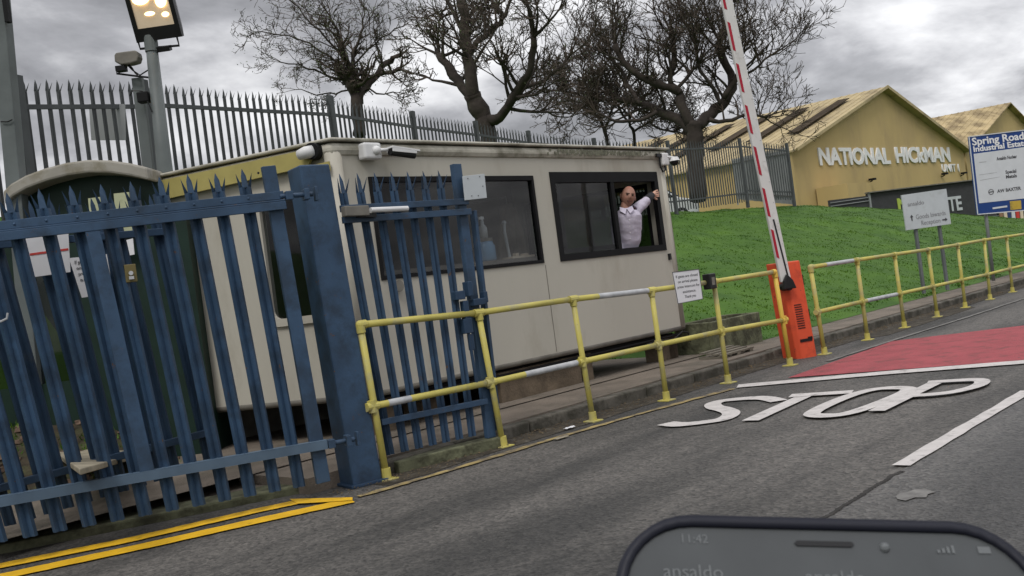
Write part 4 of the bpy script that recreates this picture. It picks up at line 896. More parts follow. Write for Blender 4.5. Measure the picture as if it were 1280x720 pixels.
# shirt follows the body
slv = elb.lerp(wri, .2)
m = MB(); torso(m, .022); m.tube([nk - Z * .04, nk - Z * .008], [.082, .076], 16)
m.tube([shR - Z * .0, shR.lerp(elb, .5), elb], [.080, .066, .057], 14); m.ball(elb, .057, 12, 8); m.tube([elb, slv], [.057, .052], 14)
m.tube([shL, elL], [.086, .064], 14); m.ball(elL, .064, 12, 8); m.tube([elL, elL.lerp(wrL, .85)], [.062, .046], 14)
so_ = merge(m.build('shirt', M['shirt'], man), .010, 4)
for v in so_.data.vertices: q_ = v.co; v.co = q_ + v.normal * (.006 * noise.noise(Vector((q_.x * 9 + q_.z * 6, q_.y * 9, q_.z * 16))) + .002 * noise.noise(q_ * 30))
m = MB(); m.tube([elb.lerp(wri, .05), elb.lerp(wri, .5), elb.lerp(wri, 1.0)], [.062, .052, .042], 14); m.build('dark_cuff', M['darkcloth'], man, smooth=True)
m = MB()
for sg in (-1, 1):
    a = nk - Z * .02 + fx * .075; m.add([a, a + rx * sg * .075 + Z * .03 - fx * .02, a + rx * sg * .085 - Z * .02 - fx * .0, a + rx * sg * .03 - Z * .065 + fx * .03], [(0, 1, 2, 3)])
so = m.build('collar', M['shirt'], man).modifiers.new('s', 'SOLIDIFY'); so.thickness = .012
m = MB()
for k in range(4): m.ball(chest.lerp(waist, k / 3 - .15) + fx * .165, .007, 6, 4)
m.build('button', M['white'], man)
m = MB(); loft(m, [(hip - Z * .16, .165, .120), (hip - Z * .02, .184, .136), (hip + Z * .03, .186, .138)])
for a, b, c in ((hipR, kneeR, ankR), (hipL, kneeL, ankL)): m.tube([a, b, c + Z * .02], [.112, .082, .070], 14)
merge(m.build('trousers', M['darkcloth'], man), .014, 3)
# right hand holding the window frame: palm, four fingers, thumb
grip = wp(826, 241, .03)
ad = (grip - wri).normalized(); sideh = ad.cross(fx).normalized()
if sideh.z < 0: sideh = -sideh
fwd = sideh.cross(ad).normalized(); 
if fwd.dot(fx) < 0: fwd = -fwd
palm = wri + ad * .065
hn = [(wri, .028), (wri + ad * .03, .030), (palm, .042)]; he = [(0, 1), (1, 2)]
for i, (o_, ln) in enumerate(((.042, .085), (.015, .096), (-.013, .091), (-.040, .072))):
    b = palm + sideh * o_ * .7 + ad * .015; k1 = b + ad * ln * .35 + sideh * o_ * .2 + fwd * .012; k2 = k1 + ad * ln * .42 + fwd * .004; k3 = k2 + ad * ln * .30 - fwd * .018
    n0 = len(hn); hn += [(b, .013), (k1, .0105), (k2, .0095), (k3, .008)]; he += [(2, n0), (n0, n0 + 1), (n0 + 1, n0 + 2), (n0 + 2, n0 + 3)]
n0 = len(hn); b = wri + ad * .03 - sideh * .03; hn += [(b, .015), (b + ad * .03 - sideh * .03 , .013), (b + ad * .055 - sideh * .042 + fwd * .01, .010)]; he += [(1, n0), (n0, n0 + 1), (n0 + 1, n0 + 2)]
skin_mesh('hand', hn, he, M['skin2'], man, levels=2)

# ------------------------------------------------------------------ green arched booth behind the gate
t = thing('green_booth', P(210, 420, 8.9) * 1, 'dark green booth with an arched pale roof behind the blue gate', 'booth'); t.location.z = 0
d1 = 9.0
bl = P(-70, 300, d1); br = P(236, 300, d1 - .05); bl.z = br.z = 0; be = (br - bl).normalized(); bw = (br - bl).length; bn = Vector((be.y, -be.x, 0)); back = -bn * .9
zr = 2.45
m = MB(); m.box(bl + be * bw * .50, be * bw * .50, back, Z * zr); m.build('wall', M['darkgreen'], t)
m = MB(); m.box(bl - bn * .8, be * bw, -bn * .08, Z * zr); m.box(bl, be * .05, -bn * .8, Z * zr); m.build('rear_wall', M['darkgreen'], t)
m = MB()
for f0, f1 in ((0, .03), (.24, .27), (.47, .50)): m.box(bl + be * bw * f0, be * bw * (f1 - f0), -bn * .06, Z * zr)
m.box(bl + Z * .9, be * bw * .5, -bn * .05, Z * .06); m.box(bl, be * bw * .5, -bn * .04, Z * .9); m.build('window_frame', M['darkgreen'], t)
m = MB(); m.box(bl + Z * .96 - bn * .02, be * bw * .5, -bn * .006, Z * (zr - 1.0)); m.build('pane', M['glass'], t)
# arched roof
m = MB(); n_ = 14; prof = []
bx0 = P(10, 226, d1); bx1 = P(192, 214, d1); wA = (bx1 - bx0).dot(be); 
hz = [(0, 0), (.06, .10), (.16, .19), (.3, .26), (.45, .30), (.6, .30), (.75, .25), (.88, .17), (1, .07)]
pts = [Vector((bx0.x, bx0.y, 0)) + be * wA * x + Z * (2.05 + .62 * y + .0) for x, y in hz]
z_off = P(95, 205, d1).z - max(p.z for p in pts); pts = [p + Z * z_off + bn * .12 for p in pts]
inner = [p - Z * .12 for p in pts]
k = len(pts); dp = -bn * 1.4
mg_ = MB(); gi = [p - Z * .11 - bn * .22 for p in pts]; mg_.prism([Vector((gi[0].x, gi[0].y, gi[0].z - .35))] + gi + [Vector((gi[-1].x, gi[-1].y, gi[-1].z - .35))], -bn * .05); mg_.build('gable_panel', M['darkgreen'], t)
m.add(pts + inner + [p + dp for p in pts] + [p + dp for p in inner], [(i, i + 1, k + i + 1, k + i) for i in range(k - 1)] + [(i, 2 * k + i, 2 * k + i + 1, i + 1) for i in range(k - 1)] + [(k + i, k + i + 1, 3 * k + i + 1, 3 * k + i) for i in range(k - 1)] + [(0, k, 3 * k, 2 * k), (k - 1, 3 * k - 1, 4 * k - 1, 2 * k - 1)] + [(2 * k + i, 3 * k + i, 3 * k + i + 1, 2 * k + i + 1) for i in range(k - 1)])
m.build('arched_roof', mat('stained_pale_canopy', (.30, .285, .25), .7, var=.12, scale=4, dirt=(.20, .18, .13), dirt_amt=.42, dirt_scale=5), t, bevel=.02)
for i, (x0, x1, y0, y1) in enumerate(((110, 126, 246, 297), (142, 161, 240, 292))):
    p = [P(x, y, d1 - .12) for x, y in ((x0, y0 + 2), (x1, y0), (x1 + 5, y1), (x0 + 5, y1 + 2))]; m = MB(); m.prism(p, -bn * .06); m.build('panel', mat('pale_green_panel', (.40, .42, .27), .6, dirt=(.2, .2, .12), dirt_amt=.35), t)
p = [P(x, y, d1 - .15) for x, y in ((124, 308), (166, 298), (168, 318), (127, 326))]; m = MB(); m.prism(p, -bn * .01); m.build('label_plate', M['paper'], t)
# earth rising behind the gate, with slabs, stones and weeds
qq = Vector((q0.x, q0.y)); dg2 = Vector((dirg.x, dirg.y)); ng2 = Vector((ng.x, ng.y))
def mound(s_, t_):
    f = sstep((3.35 - s_) / .9) * sstep((t_ - 1.0) / 2.2); return .044 + .56 * f + (.03 * noise.noise(Vector((s_ * 2.2, t_ * 2.2, 1))) if t_ > 1.1 else 0)
def mp_(s_, t_, up=0): p = qq + dg2 * s_ + ng2 * t_; return Vector((p.x, p.y, mound(s_, t_) + up))
m = MB(); ss = np.arange(-3.5, 3.7, .12); ts = np.arange(.95, 8, .12); nt_ = len(ts)
m.add([mp_(a, b) for a in ss for b in ts], [(i * nt_ + j, (i + 1) * nt_ + j, (i + 1) * nt_ + j + 1, i * nt_ + j + 1) for i in range(len(ss) - 1) for j in range(nt_ - 1)])
m.build('soil', mat('dark_damp_soil', (.035, .028, .018), .95, var=.45, scale=9, bump=.9, bscale=20, dirt=(.055, .06, .025), dirt_amt=.45, dirt_scale=4), kind='structure', loc=(0, 0, 0), smooth=True)
def hit(x, y):
    z = .3
    for _ in range(6):
        p = G(x, y, z); d = Vector((p.x, p.y)) - qq; z = mound(d.dot(dg2), d.dot(ng2))
    return G(x, y, z)
for px, lab in (([(52, 556), (130, 540), (190, 566), (100, 592)], 'loose tan paving slab lying on the weeds behind the blue gate'), ([(268, 532), (345, 520), (370, 534), (290, 548)], 'loose paving slab lying beneath the cabin corner behind the blue gate')):
    p = [hit(x, y) for x, y in px]; m = MB(); m.prism([q - Z * .01 for q in p], Z * .035); m.build('paving_slab', M['slab'], label=lab, cat='slab', group='loose paving slabs behind the gate', bevel=.006)
rr = random.Random(11)
m = MB()
for k in range(420):
    a = rr.uniform(-.5, 3.4); b = rr.uniform(1.1, 4.2); p = mp_(a, b); s_ = rr.uniform(.012, .05)
    m.hexa([p + Vector((i * s_, j * s_, 0)) + Vector((rr.uniform(-.4, .4), rr.uniform(-.4, .4), 0)) * s_ for i, j in cor], [p + Vector((i * s_ * .7, j * s_ * .7, s_)) + Vector((rr.uniform(-.4, .4), rr.uniform(-.4, .4), 0)) * s_ for i, j in cor])
m.build('rubble', M['rock'], kind='stuff', label='broken brown stones scattered on the ground behind the gate', cat='rubble')
m = MB()
for k in range(16000):
    a = rr.uniform(-.6, 3.2); b = 1.0 + 3.0 * rr.random() ** 1.3
    if rr.random() > .35 + 1.1 * noise.noise(Vector((a * 1.7, b * 1.7, 4))): continue
    p = mp_(a, b); h = rr.uniform(.02, .075); th = rr.uniform(0, 6.28); w = .007; d = Vector((math.cos(th), math.sin(th), 0))
    m.v += [p - d * w, p + d * w, p + Vector((rr.gauss(0, .4) * h, rr.gauss(0, .4) * h, h))]; b_ = len(m.v); m.f.append((b_ - 3, b_ - 2, b_ - 1)); m.mi.append(0)
m.build('weeds', M['blades'], kind='stuff', label='low green weeds behind the blue gate', cat='weeds')
# debris along the gutter
m = MB()
for k in range(2600):
    a = rr.uniform(-.5, 15); b = rr.gauss(.02, .09) if rr.random() < .6 else rr.uniform(-.12, .15)
    if b > .15: continue
    s = rr.uniform(.003, .010) * (2 if rr.random() < .06 else 1); p = AB(a, b, .012); th = rr.uniform(0, 6.3)
    d = Vector((math.cos(th), math.sin(th), 0)); q = Vector((-d.y, d.x, 0)); m.add([p - d * s, p + q * s * .7, p + d * s, p - q * s * .7, p + Z * s * .8], [(0, 1, 4), (1, 2, 4), (2, 3, 4), (3, 0, 4)])
m.build('gutter_grit', [mat('leaf_litter', (.10, .075, .045), .9, var=.5, scale=30)], kind='stuff', label='brown leaf litter and grit along the gutter below the yellow railings', cat='litter')
for (x, y, w, h, lab) in ((712, 537, .10, .035, 'crumpled white paper lying in the gutter below the yellow railing'), (702, 549, .14, .02, 'flattened brown and white litter on the road beside the gutter')):
    p = G(x, y); m = MB(); vs = []
    for i in range(6):
        for j in range(4): vs.append(p + rd * (i / 5 - .5) * w + rn * (j / 3 - .5) * .05 + Z * (.010 + h * .5 * abs(noise.noise(Vector((i * 1.3, j * 1.7, x)))) + .004))
    m.add(vs, [(i * 4 + j, (i + 1) * 4 + j, (i + 1) * 4 + j + 1, i * 4 + j + 1) for i in range(5) for j in range(3)])
    o = m.build('litter', M['paper'] if h > .03 else M['slab'], label=lab, cat='litter'); so = o.modifiers.new('s', 'SOLIDIFY'); so.thickness = .003

# planter / concrete trough and pallet beside the cabin's far end
p0 = AB(6.15, .92, 0); t = thing('concrete_trough', p0, 'weathered low concrete trough at the foot of the grass beside the cabin', 'trough')
m = MB(); L_, W_, Hh = 1.25, .5, .42
m.box(p0 + Z * .10, E3 * L_, N3 * .07, Z * Hh); m.box(p0 + Z * .10 + N3 * W_, E3 * L_, N3 * .07, Z * Hh); m.box(p0 + Z * .10 + N3 * .07, E3 * .07, N3 * (W_ - .07), Z * Hh); m.box(p0 + Z * .10 + N3 * .07 + E3 * (L_ - .07), E3 * .07, N3 * (W_ - .07), Z * Hh)
m.build('wall', M['mossy'], t, bevel=.012)
m = MB(); m.box(p0 + Z * .11 + N3 * .072 + E3 * .072, E3 * (L_ - .144), N3 * (W_ - .074), Z * .33); m.build('soil', M['rock'], t)
p0 = AB(5.55, .45, .115); t = thing('timber_pallet', p0, 'grey timber pallet pieces lying under the far end of the cabin', 'pallet')
for k in range(4):
    m = MB(); m.box(p0 + E3 * .02 + N3 * (.09 * k) + Z * (.03 + (.012 * k)), E3 * .72, N3 * .065, Z * .02); m.build('slat', M['wood'], t)
for k in range(3):
    m = MB(); m.box(p0 + E3 * (.03 + k * .31), E3 * .07, N3 * .36, Z * .03); m.build('bearer', M['wood'], t)

# ------------------------------------------------------------------ grey palisade fence on the terrace
nodesF = [(-150, 92, 8.6), (20, 98, 10.0), (178, 103, 11.8), (412, 122, 15.4), (515, 141, 18.4), (594, 153, 21), (660, 165, 23.4), (742, 174, 26), (834, 177, 28.6), (924, 174, 32), (983, 180, 34)]
ptsF = [P(*q) for q in nodesF]
def fence(pts, label, mt, pitch=.155, H=2.25, rails=(.88, .14), name='palisade_fence', group='grey palisade fences', post_first=True, simple=True, base=None, w=.062):
    t = thing(name, (pts[0].x, pts[0].y, pts[0].z - H), label, 'fence', group)
    for i, (p, q) in enumerate(zip(pts, pts[1:])):
        d = Vector((q.x - p.x, q.y - p.y, 0)); Ld = d.length; d.normalize(); n = Vector((d.y, -d.x, 0)); k = max(1, round(Ld / pitch)); m = MB()
        for j in range(k):
            f = (j + .5) / k; tp = p.lerp(q, f) + Z * random.uniform(-.015, .015); h = base[i] if base else H
            pale(m, tp - Z * h + d * random.uniform(-.006, .006), tp + d * random.uniform(-.008, .008), d, n, simple=simple, w=w)
        m.build('pales', mt, t)
        for r_ in rails: h = base[i] if base else H; m = MB(); m.bar(p - Z * h * (1 - r_), q - Z * h * (1 - r_), .05, .03, Z); m.build('rail', M['darksteel'], t)
    for i, p in enumerate(pts):
        if i == 0 and not post_first: continue
        h = (base[min(i, len(base) - 1)] if base else H); dd = (pts[min(i + 1, len(pts) - 1)] - pts[max(i - 1, 0)]); dd.z = 0; dd.normalize(); m = MB(); m.bar(p - Z * (h + .3), p + Z * .03, .11, .08, dd); m.build('post', mt, t)
    return t
fence(ptsF, 'long grey spiked palisade fence running along the terrace above the cabin', M['darksteel'], base=[2.6, 2.5, 2.3, 2.3, 2.3, 2.25, 2.2, 2.1, 2.1, 2.0])
fence([P(984, 183, 34.3), P(950, 190, 40), P(915, 199, 50)], 'paler grey palisade fence running back from the end post at the grass crest', M['palesteel'], H=2.1, pitch=.10, w=.085)
m = MB(); p = [P(x, y, 11.35) for x, y in ((111, 130), (156, 130), (157, 175), (114, 175))]
t = thing('notice_board', base_of(p), 'plain grey board fixed behind the terrace palisade fence near the lamp post', 'sign'); m.prism(p, Vector((0, .02, 0))); m.build('board', M['palesteel'], t)

# ------------------------------------------------------------------ left column, lamp post and lights
D1 = 9.0
a, b = P(-1, -40, D1), P(6, 240, D1); m = MB(); g0 = Vector((b.x, b.y, 0)); t = thing('steel_column', g0, 'tall grey steel column at the left edge of the view', 'column')
m.bar(g0, a + Vector((0, 0, .5)), .14, .14, Vector((1, 0, 0))); m.build('shaft', M['post'], t, bevel=.01)
m = MB(); q = P(8, 8, D1 - .08); m.cbox(q, Vector((.04, 0, 0)), Vector((0, .06, 0)), Z * .30); m.build('bracket', M['blackm'], t)
m = MB(); q = P(1, 152, D1 - .09); m.tube([q, q + Vector((.06, 0, -.01)), q + Vector((.11, 0, .005))], .006, 6); m.build('tie_wire', M['black'], t)
D2 = 9.3
tp = P(188, 48, D2); bt_ = P(206, 212, D2); g0 = Vector((bt_.x, bt_.y, 0)); t = thing('lamp_post', g0, 'tapering grey lamp post carrying a lit floodlight above the fence', 'lamp post', )
m = MB(); m.tube([g0, Vector((bt_.x, bt_.y, bt_.z)), tp - Z * .12], [.085, .074, .055], 16); m.build('shaft', M['post'], t, smooth=True)
m = MB(); m.tube([tp - Z * .13, tp + Z * .02], .064, 16); m.build('top_collar', M['post'], t)
# cross arm
m = MB(); q = P(178, 96, D2); q2 = P(146, 92, D2); q3 = P(146, 86, D2); m.tube([P(188, 97, D2), q, q2, q3], .010, 8); m.tube([P(186, 87, D2), P(175, 94, D2), P(166, 88, D2), P(160, 82, D2)], .007, 6); m.build('side_arm', M['blackm'], t)
m = MB(); m.bar(P(172, 98, D2 + .1), P(186, 212, D2 + .1), .10, .06, Vector((1, 0, 0))); m.build('cable_channel', M['post'], t)
m = MB(); m.cbox(P(180, 122, D2 - .02), Vector((.11, 0, 0)), Vector((0, .1, 0)), Z * .10); m.build('junction_box', M['blackm'], t, bevel=.01)
m = MB(); m.tube([P(162, 120, D2 - .06), P(166, 113, D2 - .06), P(178, 114, D2 - .06), P(186, 130, D2 - .06), P(190, 140, D2 - .06)], .007, 6); m.build('cable', M['black'], t)
# floodlight
fl = thing('floodlight', P(190, 45, D2), 'large black floodlight with glowing yellow lamps on top of the post', 'floodlight')
X = Vector((CR, 0, -SR)); Y = Vector((SR * 0 + .12, 0, .99)).normalized(); X = Vector((.985, -.1, -.02)).normalized(); Nn = Vector((-.02, -.93, -.36)).normalized(); U = Nn.cross(X) * -1
U = X.cross(Nn) if X.cross(Nn).z > 0 else -X.cross(Nn)
c = P(191, 15, D2 - .12); wF, hF = .46, .52
def q4(c, w, h, n): return [c - X * w / 2 - U * h / 2 + Nn * n, c + X * w / 2 - U * h / 2 + Nn * n, c + X * w / 2 + U * h / 2 + Nn * n, c - X * w / 2 + U * h / 2 + Nn * n]
m = MB(); m.hexa(q4(c, wF * .78, hF * .7, -.22), q4(c, wF, hF, -.04)); m.hexa(q4(c, wF, hF, -.04), q4(c, wF, hF, 0)); 
m.build('housing', M['black'], fl)
m = MB(); fr = q4(c, wF, hF, .022); inr = q4(c + U * .04, wF - .09, hF - .17, .022); bk_ = q4(c, wF, hF, .002); ib = q4(c + U * .04, wF - .09, hF - .17, .002)
m.add(fr + inr + bk_ + ib, [(i, (i + 1) % 4, 4 + (i + 1) % 4, 4 + i) for i in range(4)] + [(i, 8 + i, 8 + (i + 1) % 4, (i + 1) % 4) for i in range(4)] + [(4 + i, 4 + (i + 1) % 4, 12 + (i + 1) % 4, 12 + i) for i in range(4)]); m.build('bezel', M['black'], fl)
m = MB(); m.hexa(q4(c + U * .04, wF - .09, hF - .17, .003), q4(c + U * .04, wF - .09, hF - .17, .006)); m.build('reflector', plain_emit('lit_reflector', (.42, .34, .24), .4), fl)
em = plain_emit('lamp_glow', (1, .72, .34), 3.2)
m = MB()
for (x, y, rx_, rz_) in ((-.08, .10, .085, .065), (.11, .06, .055, .075), (-.03, -.05, .05, .02), (.12, -.075, .035, .025), (.02, .12, .09, .03)):
    q = c + U * (.04 + y) + X * x + Nn * .012; m.ball(q, 1, 14, 8, sc=(rx_, .008, rz_))
m.build('lamp', em, fl, smooth=True)
m = MB(); b0 = c - U * (hF / 2) ; m.tube([b0 - X * .22 + U * .03, b0 - X * .22 - U * .06, b0 + X * .17 - U * .08, b0 + X * .17 + U * .03], .012, 8); m.cbox(b0 - U * .09, X * .16, Nn * .08, U * .05); m.build('yoke', M['black'], fl)
# small sensor lamp on the side arm
c = P(160, 74, D2)
sl = thing('sensor_lamp', c - Z * .08, 'small dark rounded lamp on the side arm left of the lamp post', 'lamp')
m = MB(); m.prism([c + Vector((x, -.05, z)) for x, z in ((-.115, -.02), (-.11, .045), (-.09, .065), (.09, .065), (.115, .05), (.12, 0), (.10, -.045), (.03, -.055), (-.04, -.055), (-.05, -.06))], Vector((0, .12, 0))); m.build('head', M['grime'], sl, bevel=.015)
m = MB(); m.cbox(c + Vector((-.075, 0, -.085)), Vector((.09, 0, 0)), Vector((0, .08, 0)), Z * .05); m.build('sensor', M['blackm'], sl)
m = MB(); m.tube([c + Vector((0, 0, -.05)), c + Vector((.03, 0, -.09)), c + Vector((.05, 0, -.14)), P(172, 94, D2)], .007, 6); m.build('cable', M['black'], sl)

# ------------------------------------------------------------------ industrial building on the right
# gable plane
BA = P(985, 190, 60); BB = P(1208, 190, 78)
gd = Vector((BB.x - BA.x, BB.y - BA.y, 0)).normalized(); gn = Vector((gd.y, -gd.x, 0))
def gpz(x, y): return PL(x, y, (BA.x, BA.y), (BB.x, BB.y))
t = thing('warehouse', (BA.x, BA.y, 0), 'tan gabled industrial unit with large white lettering on its front wall', 'building', 'tan industrial units')
eL = gpz(986, 189); apx = gpz(1100, 112); eR = gpz(1204, 189)
dvec = Vector((-.8, .6, 0)); dl = 30; eR.z = eL.z
rdg = apx
zb = 1.0
front = [Vector((eL.x, eL.y, zb)), Vector((eR.x, eR.y, zb)), eR, apx, eL]
m = MB(); m.prism(front, dvec * dl); wallo = m.build('wall', M['tan'], t)
m = MB()
def slab_roof(e, a, over, name):
    e_ = e + (e - a) * .03; th = Z * .10
    m.hexa([e_ - dvec * .5, a - dvec * .5, a + dvec * (dl + .5), e_ + dvec * (dl + .5)], [e_ - dvec * .5 + th, a - dvec * .5 + th, a + dvec * (dl + .5) + th, e_ + dvec * (dl + .5) + th])
    # corrugation ribs up the slope
    k = 0; s = 0
    while s < dl: p0 = e_ + dvec * s + th; p1 = a + dvec * s + th; m.bar(p0 + Z * .01, p1 + Z * .01, .10, .03, dvec); s += .55
slab_roof(eL, apx + Z * .02, 0, ''); slab_roof(eR, apx + Z * .02, 0, ''); rf = m.build('roof', M['roofsheet'], t)
# dark rooflights
sl_ = (apx - eL)
for s in (1.6, 4.5, 7.4, 10.3, 13.2, 16.1):
    m = MB(); p0 = eL + sl_ * .28 + dvec * s + Z * .30; p1 = eL + sl_ * .84 + dvec * s + Z * .30; m.bar(p0, p1, .85, .05, dvec); m.build('rooflight', M['skylight'], rf)
m = MB(); m.bar(eL - dvec * .55 + Z * .02, apx - dvec * .55 + Z * .1, .20, .06, Z); m.bar(eR - dvec * .55 + Z * .02, apx - dvec * .55 + Z * .1, .22, .06, Z); m.build('barge_board', M['roofsheet'], t)
m = MB(); q = eL - dvec * .1 - gd * .1; m.bar(Vector((q.x, q.y, zb)), q, .22, .22, gd); m.build('downpipe', M['tan'], t)
# lettering
def gtext(s, x0, y0, x1, hgt, mt, offset=.03, name='lettering', lift=.03, A=None, parent=None, dep=.06):
    p = gpz(x0, y0) - dvec * lift; p1 = gpz(x1, y0) ; q = gpz(x1, y0 - (x1 - x0) * .12)
    ex = gd; w = (gpz(x1, y0) - gpz(x0, y0)).length
    return text(name, s, hgt, p, ex, Z, mt, t, dep, align='LEFT', offset=offset, width=w)
gy = M['whitetext']
gtext('NATIONAL', 1023, 206, 1112, 1.55, gy, .055); gtext('HICkMAN', 1119, 203, 1187, 1.55, gy, .055); gtext('UNIT 1', 1177, 215, 1198, .85, gy, .015)
m = MB(); p = [gpz(1018, 236), gpz(1048, 232), gpz(1050, 262), gpz(1020, 262)]; p = [q - dvec * .1 for q in p]; m.prism([Vector((p[0].x, p[0].y, p[0].z)), Vector((p[1].x, p[1].y, p[0].z)), Vector((p[1].x, p[1].y, zb)), Vector((p[0].x, p[0].y, zb))], -dvec * 2.0); m.build('annex', M['tan'], t)
for (x, y) in ((1085, 225), (1176, 218), (1200, 217)):
    m = MB(); q = gpz(x, y) - dvec * .0; m.cbox(q - dvec * .3, gd * .3, dvec * .4, Z * .14); m.tube([q - Z * .2, q - dvec * .3 - Z * .1], .04, 6); m.build('wall_light', M['blackm'], t)
# second unit
t2 = thing('warehouse', (eR.x, eR.y, 0), 'farther tan unit with streaked weathered roof at the right edge', 'building', 'tan industrial units')
t_save = t
q_ = P(1206, 190, 78.5); A2_ = (q_.x, q_.y); B2_ = (q_.x + gd.x, q_.y + gd.y)
e2L = PL(1206, 189, A2_, B2_); a2 = PL(1256, 131, A2_, B2_); e2R = e2L + (a2 - e2L) * 2; e2R.z = e2L.z
m = MB(); m.prism([Vector((e2L.x, e2L.y, zb)), Vector((e2R.x, e2R.y, zb)), e2R, a2, e2L], dvec * dl); m.build('wall', M['tan'], t2)
m = MB(); slab_roof(e2L, a2 + Z * .02, 0, ''); slab_roof(e2R, a2 + Z * .02, 0, ''); m.build('roof', mat('streaked_roof', (.42, .33, .18), .8, var=.15, scale=1, dirt=(.20, .15, .08), dirt_amt=.5, dirt_scale=1.2, stretch=(1, .25, 1)), t2)
# charcoal unit wall in front with lettering
WA = P(1040, 240, 52); WB = P(1235, 226, 54)
def wz(x, y): return PL(x, y, (WA.x, WA.y), (WB.x, WB.y))
w0, w1, w2 = wz(1036, 243), wz(1085, 238), wz(1300, 222); t = thing('boundary_wall', (w0.x, w0.y, 0), 'long charcoal wall with partly hidden capital letters in front of the tan unit', 'wall')
wn = Vector((WB.x - WA.x, WB.y - WA.y, 0)).normalized(); wd = Vector((-wn.y, wn.x, 0))
m = MB(); ztop = wz(1150, 234).z
m.prism([Vector((w1.x, w1.y, 0)), Vector((w2.x, w2.y, 0)), Vector((w2.x, w2.y, ztop)), Vector((w1.x, w1.y, ztop))], wd * .3); m.build('panel', M['charcoal'], t)
m = MB(); m.bar(Vector((w1.x, w1.y, ztop + .04)) - wn * .1, Vector((w2.x, w2.y, ztop + .04)), .06, .42, Z); m.build('coping', M['grime'], t)
m = MB(); m.prism([Vector((w0.x, w0.y, 0)), Vector((w1.x, w1.y, 0)), Vector((w1.x, w1.y, ztop - .12)), Vector((w0.x, w0.y, ztop - .12))], wd * .2); m.build('low_panel', M['charcoal'], t)
m = MB(); m.bar(Vector((w1.x, w1.y, 0)) - wd * .05, Vector((w1.x, w1.y, ztop + .05)) - wd * .05, .1, .1, wn); m.build('upright', M['palesteel'], t)
for f in (.12, .3): m = MB(); m.bar(Vector((w0.x, w0.y, ztop - .15 - f)) - wd * .05, Vector((w1.x, w1.y, ztop - .1 - f)) - wd * .05, .04, .04, Z); m.build('rail', M['palesteel'], t)
q = wz(1194, 262) - wd * .02; text('lettering', 'TE', 1.1, wz(1186, 264) - wd * .03, wn, Z, M['signdull'], t, .02, align='LEFT', offset=.03, width=(wz(1203, 262) - wz(1186, 262)).length)
text('lettering', 'N', 1.1, wz(1122, 266) - wd * .03, wn, Z, M['green_text'], t, .02, align='LEFT', offset=.03)
# rack of upright boards at the right edge beyond the railings
D4 = 47
t = thing('storage_rack', P(1240, 292, D4), 'dark open shelving rack beside coloured boards beyond the railings at right', 'rack')
X1 = Vector((1, 0, 0))
p0 = P(1234, 296, D4); p0.z = 0; rt = P(1234, 264, D4).z
for k in range(2): m = MB(); m.bar(p0 + X1 * k * .75, Vector((p0.x + k * .75, p0.y, rt)), .06, .4, X1); m.build('upright', M['charcoal'], t)
for k in range(6): m = MB(); z_ = rt - .05 - k * .24; m.bar(Vector((p0.x, p0.y, z_)), Vector((p0.x + .75, p0.y, z_)), .04, .4, Z); m.build('shelf', M['midsteel'] if k % 2 else M['charcoal'], t)
for i, (x, nm, mt) in enumerate(((1254, 'pale brown', 'brownb'), (1259, 'cream', 'creamb'), (1263, 'navy blue', 'navy'), (1268, 'white', 'signwhite'), (1273, 'bright red', 'red'), (1278, 'off white', 'creamb'), (1283, 'dark red', 'red'))):
    q = P(x, 290, D4 - .2); q.z = 0; zt_ = P(x, 260 + (i % 2), D4 - .2).z
    m = MB(); m.bar(q, Vector((q.x + .02 * i, q.y, zt_)), .16, .06, X1)
    m.bar(Vector((q.x + .02 * i, q.y, zt_)), Vector((q.x + .02 * i, q.y, zt_ + .05)), .10, .05, X1)
    m.build('upright_board', M[mt], label=nm + ' upright board number %s from the dark rack in the row right of it' % ('first', 'second', 'third', 'fourth', 'fifth', 'sixth', 'seventh')[i] if False else nm + ' upright board, ' + ('nearest the dark rack', 'second from the dark rack', 'third from the dark rack', 'in the middle of the row', 'right of the white one', 'right of the bright red one', 'at the right frame edge')[i], cat='board', group='coloured boards beyond the railings')
q = P(1222, 290, 46); t = thing('striped_barrier', Vector((q.x, q.y, 0)), 'low cream and red barrier with a chevron top behind the blue sign post', 'barrier')
m = MB(); a, b = P(1206, 296, 46), P(1228, 292, 46); 
m.box(Vector((a.x, a.y, 0)), Vector((b.x - a.x, 0, 0)), Vector((0, .3, 0)), Z * P(1215, 287, 46).z); m.build('base', M['creamb'], t)
m = MB(); zz = P(1215, 287, 46).z; m.box(Vector((a.x + (b.x - a.x) * .6, a.y - .01, zz - .5)), Vector((.3, 0, 0)), Vector((0, .01, 0)), Z * .5); m.build('red_panel', M['red'], t)
m = MB()
for k in range(6): x_ = a.x + (b.x - a.x) * k / 6; m.prism([Vector((x_, a.y - .02, zz + .02)), Vector((x_ + .08, a.y - .02, zz + .02)), Vector((x_ + .13, a.y - .02, zz + .16)), Vector((x_ + .05, a.y - .02, zz + .16))], Vector((0, .05, 0)))
m.build('chevron', M['black'], t)

